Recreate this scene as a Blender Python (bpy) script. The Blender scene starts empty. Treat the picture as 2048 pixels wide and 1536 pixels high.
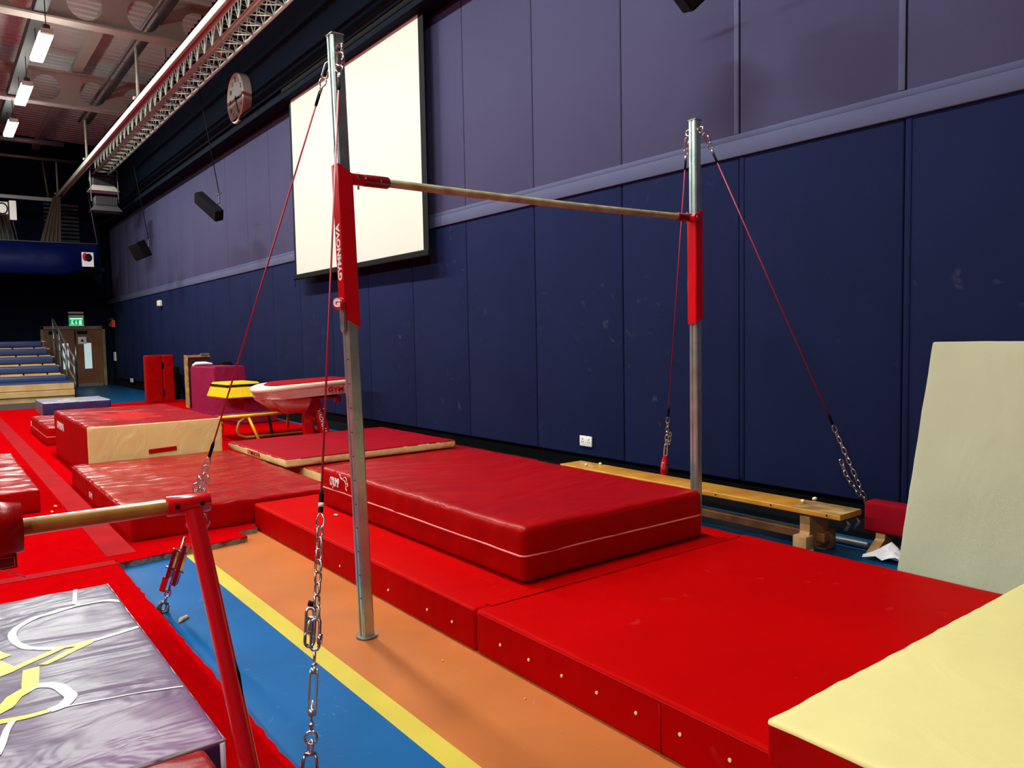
import bpy, bmesh, math, random
from mathutils import Vector, Matrix, noise
C = bpy.context.scene.collection
PI = math.pi
random.seed(7)

# ------------------------------------------------------------------ camera, world, exposure, lamps
R0 = (-0.6096, -0.7925, -0.0194)
def setup():
    yaw, pit, rol = -0.64778137, -0.0632894, -0.01941118
    f = Vector((math.cos(pit)*math.cos(yaw), math.cos(pit)*math.sin(yaw), math.sin(pit)))
    r = f.cross(Vector((0, 0, 1))).normalized(); u = r.cross(f)
    c, s = math.cos(rol), math.sin(rol)
    r2 = r*c + u*s; u2 = u*c - r*s
    cam = bpy.data.cameras.new('camera'); cam.sensor_width = 36; cam.lens = 1536*36/2048; cam.clip_start = 0.02; cam.clip_end = 100
    o = bpy.data.objects.new('camera', cam); C.objects.link(o)
    m = Matrix((r2, u2, -f)).transposed().to_4x4(); m.translation = Vector((0, 0, 1.45))
    o.matrix_world = m
    sc = bpy.context.scene; sc.camera = o
    w = bpy.data.worlds.new('world'); sc.world = w; w.use_nodes = True
    w.node_tree.nodes['Background'].inputs[0].default_value = (0.5, 0.55, 0.7, 1)
    w.node_tree.nodes['Background'].inputs[1].default_value = 0.02
    vs = sc.view_settings; vs.view_transform = 'Standard'; vs.look = 'None'; vs.gamma = 1; vs.exposure = 0.0
    vs.use_curve_mapping = False
setup()
LAMP_W = 170.0                                      # watts of each tube fitting
LAMP_ROWS = [(-1.80, 6.5), (5.2, 6.5)]
LAMP_X = [-2.8, .25, 3.3, 6.35, 9.4, 12.0, 15.5, 18.6, 21.65]

# ------------------------------------------------------------------ materials
MATS = {}
def lin(c):
    return tuple((x/12.92 if x <= 0.04045 else ((x+0.055)/1.055)**2.4) for x in c)
def rgb(r, g, b):
    return lin((r/255, g/255, b/255)) + (1,)
def mat(name, col, rough=0.5, metal=0.0, bump=None, var=0.0, vscale=3.0, spec=None, col2=None, wr=None, coat=0.0, emit=None, aniso=None, tex='Object'):
    """procedural material: noise colour variation, fine bump (scale, strength), wrinkles (scale, strength, stretch)"""
    m = bpy.data.materials.new(name); m.use_nodes = True
    nt = m.node_tree; N = nt.nodes; L = nt.links; b = N['Principled BSDF']
    b.inputs['Base Color'].default_value = col; b.inputs['Roughness'].default_value = rough; b.inputs['Metallic'].default_value = metal
    if spec is not None: b.inputs['Specular IOR Level'].default_value = spec
    if coat: b.inputs['Coat Weight'].default_value = coat; b.inputs['Coat Roughness'].default_value = 0.15
    tc = N.new('ShaderNodeTexCoord')
    src = tc.outputs[tex]
    if var or col2:
        n = N.new('ShaderNodeTexNoise'); n.inputs['Scale'].default_value = vscale; n.inputs['Detail'].default_value = 5
        L.new(src, n.inputs['Vector'])
        mr = N.new('ShaderNodeMapRange'); mr.inputs[1].default_value = 0.35; mr.inputs[2].default_value = 0.65
        L.new(n.outputs[0], mr.inputs[0])
        mx = N.new('ShaderNodeMix'); mx.data_type = 'RGBA'
        c2 = col2 or tuple(max(0, c*(1-var)) for c in col[:3]) + (1,)
        mx.inputs[6].default_value = col; mx.inputs[7].default_value = c2
        L.new(mr.outputs[0], mx.inputs[0]); L.new(mx.outputs[2], b.inputs['Base Color'])
    last = None
    if wr:
        mp = N.new('ShaderNodeMapping'); mp.inputs['Scale'].default_value = wr[2]
        L.new(src, mp.inputs['Vector'])
        n = N.new('ShaderNodeTexNoise'); n.inputs['Scale'].default_value = wr[0]; n.inputs['Detail'].default_value = 3; n.inputs['Distortion'].default_value = 1.2
        L.new(mp.outputs[0], n.inputs['Vector'])
        bp = N.new('ShaderNodeBump'); bp.inputs['Strength'].default_value = wr[1]; bp.inputs['Distance'].default_value = wr[3] if len(wr) > 3 else 0.03
        L.new(n.outputs[0], bp.inputs['Height']); last = bp
    if bump:
        n = N.new('ShaderNodeTexNoise'); n.inputs['Scale'].default_value = bump[0]; n.inputs['Detail'].default_value = 2
        L.new(src, n.inputs['Vector'])
        bp = N.new('ShaderNodeBump'); bp.inputs['Strength'].default_value = bump[1]; bp.inputs['Distance'].default_value = 0.004
        L.new(n.outputs[0], bp.inputs['Height'])
        if last: L.new(last.outputs[0], bp.inputs['Normal'])
        last = bp
    if last: L.new(last.outputs[0], b.inputs['Normal'])
    if emit:
        b.inputs['Emission Color'].default_value = emit[0]; b.inputs['Emission Strength'].default_value = emit[1]
    MATS[name] = m
    return m
RED = (0.46, 0.0008, 0.0012, 1)
red_smooth = mat('red_vinyl', RED, 0.5, spec=.015, var=0.10, vscale=1.5, wr=(2.2, 0.25, (1, 1, 1)), bump=(260, 0.12))
red_wrinkle = mat('red_vinyl_wrinkled', (0.33, 0.003, 0.004, 1), 0.27, spec=.22, var=0.15, vscale=2, wr=(1.15, 1.0, (1.9, 0.55, 1), .15), bump=(200, 0.1))
red_crash = mat('red_vinyl_crash', (0.34, 0.0008, 0.0015, 1), 0.34, spec=.14, var=0.12, vscale=2, wr=(1.2, 0.9, (1.5, .6, 1), .09), bump=(220, 0.12))
red_side = mat('red_vinyl_side', (0.40, 0.0008, 0.0012, 1), 0.55, spec=.05, var=0.12, vscale=3, wr=(3, 0.4, (1, 1, .5)), bump=(220, 0.12))
carpet_red = mat('red_carpet', (0.43, 0.0006, 0.002, 1), 0.95, var=0.12, vscale=14, bump=(420, 0.5), spec=0.0)
carpet_red2 = mat('red_carpet_strip', (0.34, 0.002, 0.005, 1), 0.85, var=0.2, vscale=5, bump=(300, 0.4), spec=0.08)
foam_grey = mat('grey_foam', rgb(140, 134, 124), 0.95, var=0.45, vscale=30, bump=(80, 1.0))
cream_cloth = mat('cream_canvas', rgb(234, 220, 150), 0.8, var=0.05, vscale=2, wr=(2.0, 0.35, (1, 1, 1)), bump=(500, 0.25), spec=0.2)
cream_pale = mat('pale_cream_canvas', rgb(186, 184, 156), 0.85, var=0.04, vscale=2, wr=(1.6, 0.4, (1.6, .7, .7)), bump=(500, 0.3), spec=0.2)
cream_side = mat('tan_vinyl', rgb(228, 200, 132), 0.6, var=0.08, vscale=3, wr=(5, 0.55, (1, 1, .6)), bump=(300, 0.2))
navy_pad = mat('navy_padding', rgb(26, 33, 68), 0.85, var=0.12, vscale=1.2, bump=(500, 0.35), spec=0.06)
def smudge(m, sc=2.2, amt=.16, lo=.66, hi=.80):
    """chalky hand marks: pale specks over the base colour"""
    nt = m.node_tree; N = nt.nodes; L = nt.links; b = N['Principled BSDF']; src = b.inputs['Base Color'].links[0].from_socket
    tc = N.new('ShaderNodeTexCoord'); n = N.new('ShaderNodeTexNoise'); n.inputs['Scale'].default_value = sc*4; n.inputs['Detail'].default_value = 9; n.inputs['Distortion'].default_value = .6
    n2 = N.new('ShaderNodeTexNoise'); n2.inputs['Scale'].default_value = sc*.45
    L.new(tc.outputs['Object'], n.inputs['Vector']); L.new(tc.outputs['Object'], n2.inputs['Vector'])
    a = N.new('ShaderNodeMapRange'); a.inputs[1].default_value = lo; a.inputs[2].default_value = hi; L.new(n.outputs[0], a.inputs[0])
    c = N.new('ShaderNodeMapRange'); c.inputs[1].default_value = .5; c.inputs[2].default_value = .62; c.inputs[4].default_value = amt; L.new(n2.outputs[0], c.inputs[0])
    k = N.new('ShaderNodeMath'); k.operation = 'MULTIPLY'; L.new(a.outputs[0], k.inputs[0]); L.new(c.outputs[0], k.inputs[1])
    mx = N.new('ShaderNodeMix'); mx.data_type = 'RGBA'; L.new(k.outputs[0], mx.inputs[0]); L.new(src, mx.inputs[6]); mx.inputs[7].default_value = rgb(190, 190, 200)
    L.new(mx.outputs[2], b.inputs['Base Color'])
smudge(navy_pad, 2.2, .10, .62, .82)
smudge(red_smooth, 2.6, .07, .66, .85)
lav_pad = mat('lavender_padding', rgb(70, 69, 101), 0.9, var=0.06, vscale=1.5, bump=(260, 0.5), spec=0.15)
lav_trim = mat('lavender_trim', rgb(84, 88, 120), 0.8, bump=(260, 0.3), spec=0.2)
navy_wall = mat('navy_block_wall', rgb(18, 28, 44), 0.85, spec=.04, var=0.1, vscale=1, bump=(60, 0.25))
navy_far = mat('dark_navy_wall', rgb(14, 20, 42), 0.85, spec=.1, var=0.15, vscale=1, bump=(60, 0.2))
navy_trim = mat('navy_gloss_steel', rgb(17, 25, 38), 0.85, spec=.05)
black = mat('matt_black', (0.004, 0.004, 0.005, 1), 0.7, spec=.12, bump=(200, 0.2))
black_soft = mat('black_rubber', (0.003, 0.003, 0.004, 1), 0.8, spec=.1, bump=(120, 0.3))
screen_white = mat('projection_white', rgb(206, 210, 200), 0.75, var=0.015, vscale=0.8, spec=0.2)
zinc = mat('galvanised_steel', rgb(192, 210, 206), 0.30, 0.8, var=0.22, vscale=9, bump=(60, 0.15))
zinc_dull = mat('dull_steel', rgb(140, 140, 134), 0.42, 0.5, var=0.35, vscale=12, bump=(90, 0.2))
chrome = mat('bright_zinc', rgb(205, 203, 196), 0.22, 1.0, bump=(150, 0.1))
red_paint = mat('red_gloss_paint', (0.62, 0.003, 0.008, 1), 0.22, var=0.05, vscale=4, coat=0.5)
red_dark_paint = mat('dark_red_enamel', (0.22, 0.002, 0.012, 1), 0.25, coat=0.4)
red_cable_m = mat('red_cable_sheath', (0.42, 0.008, 0.03, 1), 0.4)
bar_wood = mat('chalked_rail', rgb(184, 170, 134), 0.55, var=0.2, vscale=14, bump=(100, 0.2), col2=rgb(150, 134, 100))
pbar_wood = mat('varnished_rail', rgb(196, 146, 66), 0.3, col2=rgb(150, 98, 40), vscale=7, coat=0.3)
white_paint = mat('white_lettering', rgb(245, 240, 235), 0.5)
ALU = mat('white_aluminium', rgb(214, 208, 196), 0.4, 0.35, bump=(80, .1))
ALU2 = mat('truss_aluminium', rgb(196, 204, 190), 0.4, 0.25)
steel_pink = mat('painted_roof_steel', rgb(168, 158, 152), 0.6, var=0.1, vscale=2)
deck_m = mat('ceiling_deck', rgb(200, 206, 204), 0.6, var=0.06, vscale=1)
dark_steel = mat('dark_grey_steel', rgb(66, 66, 70), 0.5, 0.3)
duct_m = mat('galvanised_conduit', rgb(120, 120, 122), 0.4, 0.6)
wood_bench = mat('varnished_pine', rgb(214, 152, 50), 0.35, col2=rgb(190, 124, 36), vscale=5, coat=0.25)
wood_worn = mat('worn_pine', rgb(196, 156, 92), 0.55, col2=rgb(120, 86, 52), vscale=9)
wood_dark = mat('dark_beech', rgb(150, 94, 44), 0.45, col2=rgb(110, 66, 30), vscale=6)
wood_foot = mat('beech_foot', rgb(182, 140, 88), 0.5, col2=rgb(160, 114, 66), vscale=8)
wood_blch = mat('bleacher_plywood', rgb(214, 176, 122), 0.5, col2=rgb(196, 156, 100), vscale=3)
door_wood = mat('door_veneer', rgb(134, 84, 44), 0.4, col2=rgb(112, 66, 32), vscale=2)
frame_wood = mat('door_frame_timber', rgb(140, 122, 96), 0.5, col2=rgb(120, 100, 76), vscale=3)
seat_blue = mat('blue_seat_vinyl', rgb(40, 58, 108), 0.45, var=0.1, vscale=2)
blue_tarp = mat('blue_tarpaulin', rgb(2, 12, 62), 0.5, spec=.08, var=0.15, vscale=1.5, wr=(1.4, 0.5, (1, 1, 1)))
magenta = mat('magenta_vinyl', rgb(142, 18, 66), 0.6, spec=.2, var=0.12, vscale=2, wr=(4, 0.6, (1, 1, .6)))
yellow_v = mat('yellow_vinyl', rgb(248, 204, 8), 0.45, var=0.06, vscale=3, wr=(5, 0.5, (1, 1, .5)))
yellow_p = mat('yellow_tube_paint', rgb(236, 190, 20), 0.35)
vault_cream = mat('vault_cream_leather', rgb(240, 214, 190), 0.5, var=0.04, vscale=3, wr=(3, .3, (1, 1, 1)))
vault_pink = mat('vault_pink_leather', rgb(214, 150, 142), 0.55, var=0.05, vscale=3, wr=(4, .4, (1, 1, 1)))
red_suede = mat('red_suede', (0.30, 0.002, 0.010, 1), 0.95, var=0.15, vscale=10, bump=(400, .5), spec=.1)
navy_vinyl = mat('navy_vinyl', rgb(38, 30, 84), 0.45, var=0.1, vscale=3, wr=(3, 0.3, (1, 1, 1)))
clock_face = mat('clock_face', rgb(160, 174, 174), 0.85, spec=.1)
paper_m = mat('white_paper', rgb(232, 230, 236), 0.8)
plastic_w = mat('white_plastic', rgb(236, 236, 228), 0.35)
chalk_m = mat('chalk', rgb(240, 226, 180), 0.95)
net_m = mat('brown_netting', rgb(96, 84, 70), 0.9, var=0.4, vscale=25)
net_g = mat('grey_netting', rgb(88, 86, 84), 0.9, var=0.4, vscale=25)
orange_m = mat('orange_plastic', rgb(214, 78, 34), 0.4)
glass_m = mat('wired_glass', rgb(200, 216, 218), 0.25, emit=((0.62, 0.78, 0.80, 1), 0.55))
exit_green = mat('exit_green', rgb(0, 120, 60), 0.4, emit=((0.0, 0.32, 0.12, 1), 0.9))
exit_pale = mat('exit_pale', rgb(200, 255, 220), 0.4, emit=((0.45, 0.95, 0.65, 1), 0.9))
lamp_emit = mat('lamp_diffuser', (1, 1, 1, 1), 0.4, emit=((1.0, 1.0, 0.88, 1), 34.0))
shell_wall = mat('hall_painted_block', rgb(60, 64, 92), 0.8, var=0.08, vscale=1)
concrete = mat('grey_floor', rgb(70, 76, 88), 0.4)

# lilac printed mat: reflected light is painted into its colour as a drift
def lilac():
    m = bpy.data.materials.new('lilac_sheen_vinyl'); m.use_nodes = True; nt = m.node_tree; N = nt.nodes; L = nt.links; b = N['Principled BSDF']
    b.inputs['Roughness'].default_value = 0.34; b.inputs['Specular IOR Level'].default_value = 0.26
    tc = N.new('ShaderNodeTexCoord'); sp = N.new('ShaderNodeSeparateXYZ'); L.new(tc.outputs['Object'], sp.inputs[0])
    n = N.new('ShaderNodeTexNoise'); n.inputs['Scale'].default_value = 1.6; n.inputs['Detail'].default_value = 2; L.new(tc.outputs['Object'], n.inputs['Vector'])
    def mm(op, a, b_):
        q = N.new('ShaderNodeMath'); q.operation = op
        for k, v in enumerate((a, b_)):
            if isinstance(v, (int, float)): q.inputs[k].default_value = v
            else: L.new(v, q.inputs[k])
        return q.outputs[0]
    g = mm('ADD', mm('MULTIPLY', sp.outputs[0], -.32), mm('MULTIPLY', sp.outputs[1], -.42))   # painted reflection: greyer on the far left, plain violet near right
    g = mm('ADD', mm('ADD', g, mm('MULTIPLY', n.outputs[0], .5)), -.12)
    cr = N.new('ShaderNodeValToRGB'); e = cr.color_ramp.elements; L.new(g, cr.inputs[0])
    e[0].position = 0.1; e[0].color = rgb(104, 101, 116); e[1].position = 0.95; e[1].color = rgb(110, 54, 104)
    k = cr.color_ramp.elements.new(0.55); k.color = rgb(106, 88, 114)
    L.new(cr.outputs[0], b.inputs['Base Color'])
    mp = N.new('ShaderNodeMapping'); mp.inputs['Scale'].default_value = (1.7, 0.6, 1); mp.inputs['Rotation'].default_value = (0, 0, 0.25)
    L.new(tc.outputs['Object'], mp.inputs['Vector'])
    n2 = N.new('ShaderNodeTexNoise'); n2.inputs['Scale'].default_value = 3.2; n2.inputs['Detail'].default_value = 3; n2.inputs['Distortion'].default_value = 0.9
    L.new(mp.outputs[0], n2.inputs['Vector'])
    bp = N.new('ShaderNodeBump'); bp.inputs['Strength'].default_value = 0.8; bp.inputs['Distance'].default_value = 0.03
    L.new(n2.outputs[0], bp.inputs['Height']); L.new(bp.outputs[0], b.inputs['Normal'])
    return m
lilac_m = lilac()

def floor_material():
    m = bpy.data.materials.new('sports_floor'); m.use_nodes = True; nt = m.node_tree; N = nt.nodes; L = nt.links; b = N['Principled BSDF']
    b.inputs['Roughness'].default_value = 0.38; b.inputs['Specular IOR Level'].default_value = 0.12
    tc = N.new('ShaderNodeTexCoord'); sp = N.new('ShaderNodeSeparateXYZ'); L.new(tc.outputs['Object'], sp.inputs[0])
    mr = N.new('ShaderNodeMapRange'); mr.inputs[1].default_value = -6; mr.inputs[2].default_value = 0; L.new(sp.outputs[1], mr.inputs[0])
    cr = N.new('ShaderNodeValToRGB'); cr.color_ramp.interpolation = 'CONSTANT'; L.new(mr.outputs[0], cr.inputs[0])
    def p(y): return (y+6)/6
    cols = [(-6, rgb(14, 78, 124)), (-3.6, rgb(178, 102, 54)), (-1.415, rgb(196, 176, 70)), (-1.335, rgb(0, 84, 144))]
    e = cr.color_ramp.elements; e[0].position = 0; e[0].color = cols[0][1]; e[1].position = p(cols[1][0]); e[1].color = cols[1][1]
    for y, c in cols[2:]:
        k = cr.color_ramp.elements.new(p(y)); k.color = c
    n = N.new('ShaderNodeTexNoise'); n.inputs['Scale'].default_value = 2.5; n.inputs['Detail'].default_value = 8; L.new(tc.outputs['Object'], n.inputs['Vector'])
    m2 = N.new('ShaderNodeMapRange'); m2.inputs[1].default_value = .3; m2.inputs[2].default_value = .75; m2.inputs[3].default_value = .92; m2.inputs[4].default_value = 1.12
    L.new(n.outputs[0], m2.inputs[0])
    mx = N.new('ShaderNodeMix'); mx.data_type = 'RGBA'; mx.blend_type = 'MULTIPLY'; mx.inputs[0].default_value = 1
    gt = N.new('ShaderNodeMath'); gt.operation = 'GREATER_THAN'; gt.inputs[1].default_value = 15.0; L.new(sp.outputs[0], gt.inputs[0])
    cr2 = N.new('ShaderNodeValToRGB'); cr2.color_ramp.interpolation = 'CONSTANT'; L.new(mr.outputs[0], cr2.inputs[0])
    q = cr2.color_ramp.elements; q[0].position = 0; q[0].color = rgb(14, 70, 110); q[1].position = p(-3.2); q[1].color = rgb(44, 50, 60)
    mz = N.new('ShaderNodeMix'); mz.data_type = 'RGBA'; L.new(gt.outputs[0], mz.inputs[0]); L.new(cr.outputs[0], mz.inputs[6]); L.new(cr2.outputs[0], mz.inputs[7])
    L.new(mz.outputs[2], mx.inputs[6]); L.new(m2.outputs[0], mx.inputs[7])
    # fine scuffs
    n3 = N.new('ShaderNodeTexNoise'); n3.inputs['Scale'].default_value = 9; n3.inputs['Detail'].default_value = 10; n3.inputs['Distortion'].default_value = 3
    L.new(tc.outputs['Object'], n3.inputs['Vector'])
    m3 = N.new('ShaderNodeMapRange'); m3.inputs[1].default_value = .66; m3.inputs[2].default_value = .78; m3.inputs[4].default_value = .25; L.new(n3.outputs[0], m3.inputs[0])
    mx2 = N.new('ShaderNodeMix'); mx2.data_type = 'RGBA'; L.new(m3.outputs[0], mx2.inputs[0]); L.new(mx.outputs[2], mx2.inputs[6]); mx2.inputs[7].default_value = rgb(170, 170, 160)
    L.new(mx2.outputs[2], b.inputs['Base Color'])
    n4 = N.new('ShaderNodeTexNoise'); n4.inputs['Scale'].default_value = 350; L.new(tc.outputs['Object'], n4.inputs['Vector'])
    bp = N.new('ShaderNodeBump'); bp.inputs['Strength'].default_value = .12; bp.inputs['Distance'].default_value = .002; L.new(n4.outputs[0], bp.inputs['Height']); L.new(bp.outputs[0], b.inputs['Normal'])
    return m
floor_m = floor_material()

# ------------------------------------------------------------------ object helpers
def link(name, me, m, parent=None, smooth=False, loc=None):
    o = bpy.data.objects.new(name, me); C.objects.link(o)
    ms = m if isinstance(m, (list, tuple)) else [m]
    for x in ms: me.materials.append(x)
    if smooth:
        for p in me.polygons: p.use_smooth = True
    if parent is not None: o.parent = parent
    if loc is not None: o.location = loc
    return o
def fin(name, bm, m, parent=None, smooth=False, loc=None, auto=None):
    bmesh.ops.recalc_face_normals(bm, faces=bm.faces)
    me = bpy.data.meshes.new(name); bm.to_mesh(me); bm.free()
    o = link(name, me, m, parent, smooth or auto is not None, loc)
    if auto is not None: me.set_sharp_from_angle(angle=math.radians(auto))
    return o
def tag(o, label=None, cat=None, group=None, kind=None):
    if label: o['label'] = label
    if cat: o['category'] = cat
    if group: o['group'] = group
    if kind: o['kind'] = kind
    return o
def thing(name, label, cat, loc=(0, 0, 0), group=None, rotz=0):
    o = bpy.data.objects.new(name, None); C.objects.link(o); o.location = loc; o.rotation_euler = (0, 0, rotz); o.empty_display_size = 0.1
    return tag(o, label, cat, group)
def struct(name, bm, m, **k):
    return tag(fin(name, bm, m, **k), kind='structure')
def B(): return bmesh.new()
def box(bm, x0, x1, y0, y1, z0, z1, mi=0, M=None):
    vs = [bm.verts.new(Vector(p)) for p in ((x0, y0, z0), (x1, y0, z0), (x1, y1, z0), (x0, y1, z0), (x0, y0, z1), (x1, y0, z1), (x1, y1, z1), (x0, y1, z1))]
    if M is not None:
        for v in vs: v.co = M @ v.co
    for q in ((0, 3, 2, 1), (4, 5, 6, 7), (0, 1, 5, 4), (1, 2, 6, 5), (2, 3, 7, 6), (3, 0, 4, 7)):
        f = bm.faces.new([vs[i] for i in q]); f.material_index = mi
    return vs
def bbox(bm, x0, x1, y0, y1, z0, z1, r=0.01, seg=2, mi=0, M=None):
    """box with bevelled edges"""
    t = bmesh.new(); box(t, x0, x1, y0, y1, z0, z1, mi)
    bmesh.ops.bevel(t, geom=list(t.edges), offset=r, segments=seg, affect='EDGES', profile=0.5)
    for f in t.faces: f.material_index = mi
    join(bm, t, M)
def join(bm, t, M=None):
    me = bpy.data.meshes.new('t'); t.to_mesh(me); t.free()
    if M is not None: me.transform(M)
    bm.from_mesh(me); bpy.data.meshes.remove(me)
def frame(d, up=None):
    d = Vector(d).normalized(); up = Vector(up or (0, 0, 1))
    if abs(d.dot(up)) > 0.97: up = Vector((1, 0, 0))
    a = up.cross(d).normalized(); b = d.cross(a)
    return a, b, d
def tube(bm, pts, r, seg=10, closed=False, caps=True, mi=0, up=None):
    """swept tube along points; r float or list"""
    pts = [Vector(p) for p in pts]; n = len(pts); rings = []
    prev = None
    for i, p in enumerate(pts):
        if closed: d = pts[(i+1) % n]-pts[i-1]
        else: d = pts[min(i+1, n-1)]-pts[max(i-1, 0)]
        d.normalize()
        if prev is None: a, b, _ = frame(d, up)
        else:
            a = prev - d*prev.dot(d)
            a = a.normalized() if a.length > 1e-6 else frame(d)[0]
            b = d.cross(a)
        prev = a
        rr = r[i] if isinstance(r, (list, tuple)) else r
        rings.append([bm.verts.new(p + (a*math.cos(t)+b*math.sin(t))*rr) for t in (2*PI*k/seg for k in range(seg))])
    m = n if closed else n-1
    for i in range(m):
        A, D = rings[i], rings[(i+1) % n]
        for k in range(seg):
            f = bm.faces.new((A[k], A[(k+1) % seg], D[(k+1) % seg], D[k])); f.material_index = mi; f.smooth = True
    if caps and not closed:
        for rg in (rings[0], rings[-1]):
            f = bm.faces.new(rg); f.material_index = mi
def arc_pts(fn, n): return [fn(i/n) for i in range(n+1)]
def rounded(bm, size, r, cell, mi=0, fn=None, M=None):
    """cushion-like box centred in xy, z from 0: rounded edges, gridded faces, fn(p, normal) displaces"""
    sx, sy, sz = size
    t = bmesh.new()
    def axis(s):
        n = max(2, int(round((s-2*r)/cell)))
        inner = [-s/2+r+(s-2*r)*i/n for i in range(n+1)]
        return [-s/2, -s/2+r*0.3, -s/2+r*0.65] + inner + [s/2-r*0.65, s/2-r*0.3, s/2]
    X, Y, Z = axis(sx), axis(sy), axis(sz)
    cache = {}
    def V(i, j, k):
        key = (i, j, k)
        if key not in cache: cache[key] = t.verts.new((X[i], Y[j], Z[k]))
        return cache[key]
    nx, ny, nz = len(X)-1, len(Y)-1, len(Z)-1
    for i in range(nx):
        for j in range(ny):
            t.faces.new((V(i, j, 0), V(i, j+1, 0), V(i+1, j+1, 0), V(i+1, j, 0))); t.faces.new((V(i, j, nz), V(i+1, j, nz), V(i+1, j+1, nz), V(i, j+1, nz)))
    for i in range(nx):
        for k in range(nz):
            t.faces.new((V(i, 0, k), V(i+1, 0, k), V(i+1, 0, k+1), V(i, 0, k+1))); t.faces.new((V(i, ny, k), V(i, ny, k+1), V(i+1, ny, k+1), V(i+1, ny, k)))
    for j in range(ny):
        for k in range(nz):
            t.faces.new((V(0, j, k), V(0, j, k+1), V(0, j+1, k+1), V(0, j+1, k))); t.faces.new((V(nx, j, k), V(nx, j+1, k), V(nx, j+1, k+1), V(nx, j, k+1)))
    h = Vector((sx/2, sy/2, sz/2))
    for v in t.verts:
        p = v.co.copy(); q = Vector((max(-h.x+r, min(h.x-r, p.x)), max(-h.y+r, min(h.y-r, p.y)), max(-h.z+r, min(h.z-r, p.z))))
        d = p-q
        nrm = d.normalized() if d.length > 1e-9 else Vector((0, 0, 1))
        v.co = q+nrm*r
        if fn: v.co = fn(v.co + Vector((0, 0, h.z)), nrm) - Vector((0, 0, h.z))
        v.co.z += h.z
    for f in t.faces: f.material_index = mi; f.smooth = True
    bmesh.ops.recalc_face_normals(t, faces=t.faces)
    join(bm, t, M)
def wrinkle(amp, sc=(1, 1, 1), seed=0, sag=0.0, size=(1, 1), edge=0.0):
    """displacement for a soft vinyl cover: folds across the top, puckers along the edge"""
    def f(p, n):
        q = Vector((p.x*sc[0]+seed*3.1, p.y*sc[1]-seed*1.7, p.z*sc[2]+seed))
        w = noise.noise(q*2.0)*0.6 + (1-abs(noise.noise(q*3.7)))**4*0.5
        d = w*amp
        z = p.z
        if n.z > 0.5 and sag:
            u = p.x/(size[0]/2); v = p.y/(size[1]/2)
            d -= sag*(1-u*u)*(1-v*v)
        if edge and abs(n.z) < 0.93 and n.z > -0.2:
            d += edge*noise.noise(Vector((p.x*14+seed, p.y*14, p.z*3)))
        if z < 0.015: d = min(d, 0)*0.0
        return p + n*d
    return f
def soft_mat(name, label, cat, x0, x1, y0, y1, z0, z1, top, side=None, r=0.03, amp=0.004, sc=(1, 1, 1), seed=0, sag=0.0, edge=0.003, cell=0.06, group=None, rotz=0.0, body='cover'):
    cx, cy = (x0+x1)/2, (y0+y1)/2
    t = thing(name, label, cat, (cx, cy, z0), group, rotz)
    bm = B(); rounded(bm, (x1-x0, y1-y0, z1-z0), r, cell, fn=wrinkle(amp, sc, seed, sag, (x1-x0, y1-y0), edge))
    if side is not None:
        bm.faces.ensure_lookup_table(); bm.normal_update()
        for f in bm.faces:
            if f.calc_center_median().z < (z1-z0)-r*0.55: f.material_index = 1
    o = fin(body, bm, [top] if side is None else [top, side], t)
    return t
def add_text(name, s, size, m, M, parent=None, depth=0.0015, sx=1.0, bold=0.0, align='CENTER', shear=0.0):
    cu = bpy.data.curves.new('txt', 'FONT'); cu.body = s; cu.size = size; cu.extrude = depth; cu.align_x = align; cu.align_y = 'CENTER'; cu.offset = bold; cu.resolution_u = 3; cu.shear = shear
    o = bpy.data.objects.new('txt', cu); C.objects.link(o)
    dg = bpy.context.evaluated_depsgraph_get(); dg.update()
    me = bpy.data.meshes.new_from_object(o.evaluated_get(dg)); bpy.data.objects.remove(o); bpy.data.curves.remove(cu)
    me.name = name; me.transform(Matrix.Diagonal((sx, 1, 1, 1))); me.transform(M); me.materials.clear()
    return link(name, me, m, parent)
def basis(origin, xd, yd):
    """matrix whose local x runs along xd, y along yd"""
    x = Vector(xd).normalized(); y = Vector(yd).normalized(); z = x.cross(y)
    m = Matrix((x, y, z)).transposed().to_4x4(); m.translation = Vector(origin); return m
def copy_tree(o, parent=None, **kw):
    c = o.copy(); C.objects.link(c); c.parent = parent
    for ch in list(o.children): copy_tree(ch, c)
    return c

# ------------------------------------------------------------------ the hall
XF = 29.7; YW = -5.0; YL = 13.0; XB = -7.0; ZC = 8.15
bm = B(); box(bm, XB, XF+.2, YW-.3, YL, -0.2, 0.0); struct('floor', bm, floor_m)
# corrugated deck ceiling: ridges run along Y
bm = B()
prof = []; x = XB
while x < XF+.2:
    prof += [(x, ZC), (x+.10, ZC), (x+.13, ZC+.06), (x+.23, ZC+.06)]; x += .26
vs = [[bm.verts.new((px, y, pz + (y-YW)*0.03)) for y in (YW-.3, YL)] for px, pz in prof]
for a, b_ in zip(vs, vs[1:]): bm.faces.new((a[0], b_[0], b_[1], a[1]))
struct('ceiling', bm, deck_m)
bm = B(); box(bm, XB, XF+.2, YW-.3, YL, ZC+.75, ZC+.85); struct('ceiling', bm, dark_steel)
bm = B(); box(bm, XF, XF+.2, YW-.3, YL, 0, ZC+.8); struct('wall_far', bm, navy_far)
bm = B(); box(bm, XB, XF, YL, YL+.2, 0, ZC+.8); struct('wall_left', bm, shell_wall)
bm = B(); box(bm, XB-.2, XB, YW-.3, YL, 0, ZC+.8); struct('wall_back', bm, shell_wall)
bm = B(); box(bm, XB, XF, YW-.3, YW-.08, 0, 5.5); struct('wall_right', bm, black)
bm = B(); box(bm, XB, XF, YW-.3, YW+.12, 5.5, ZC+.3); struct('wall_right', bm, navy_wall)
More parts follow.
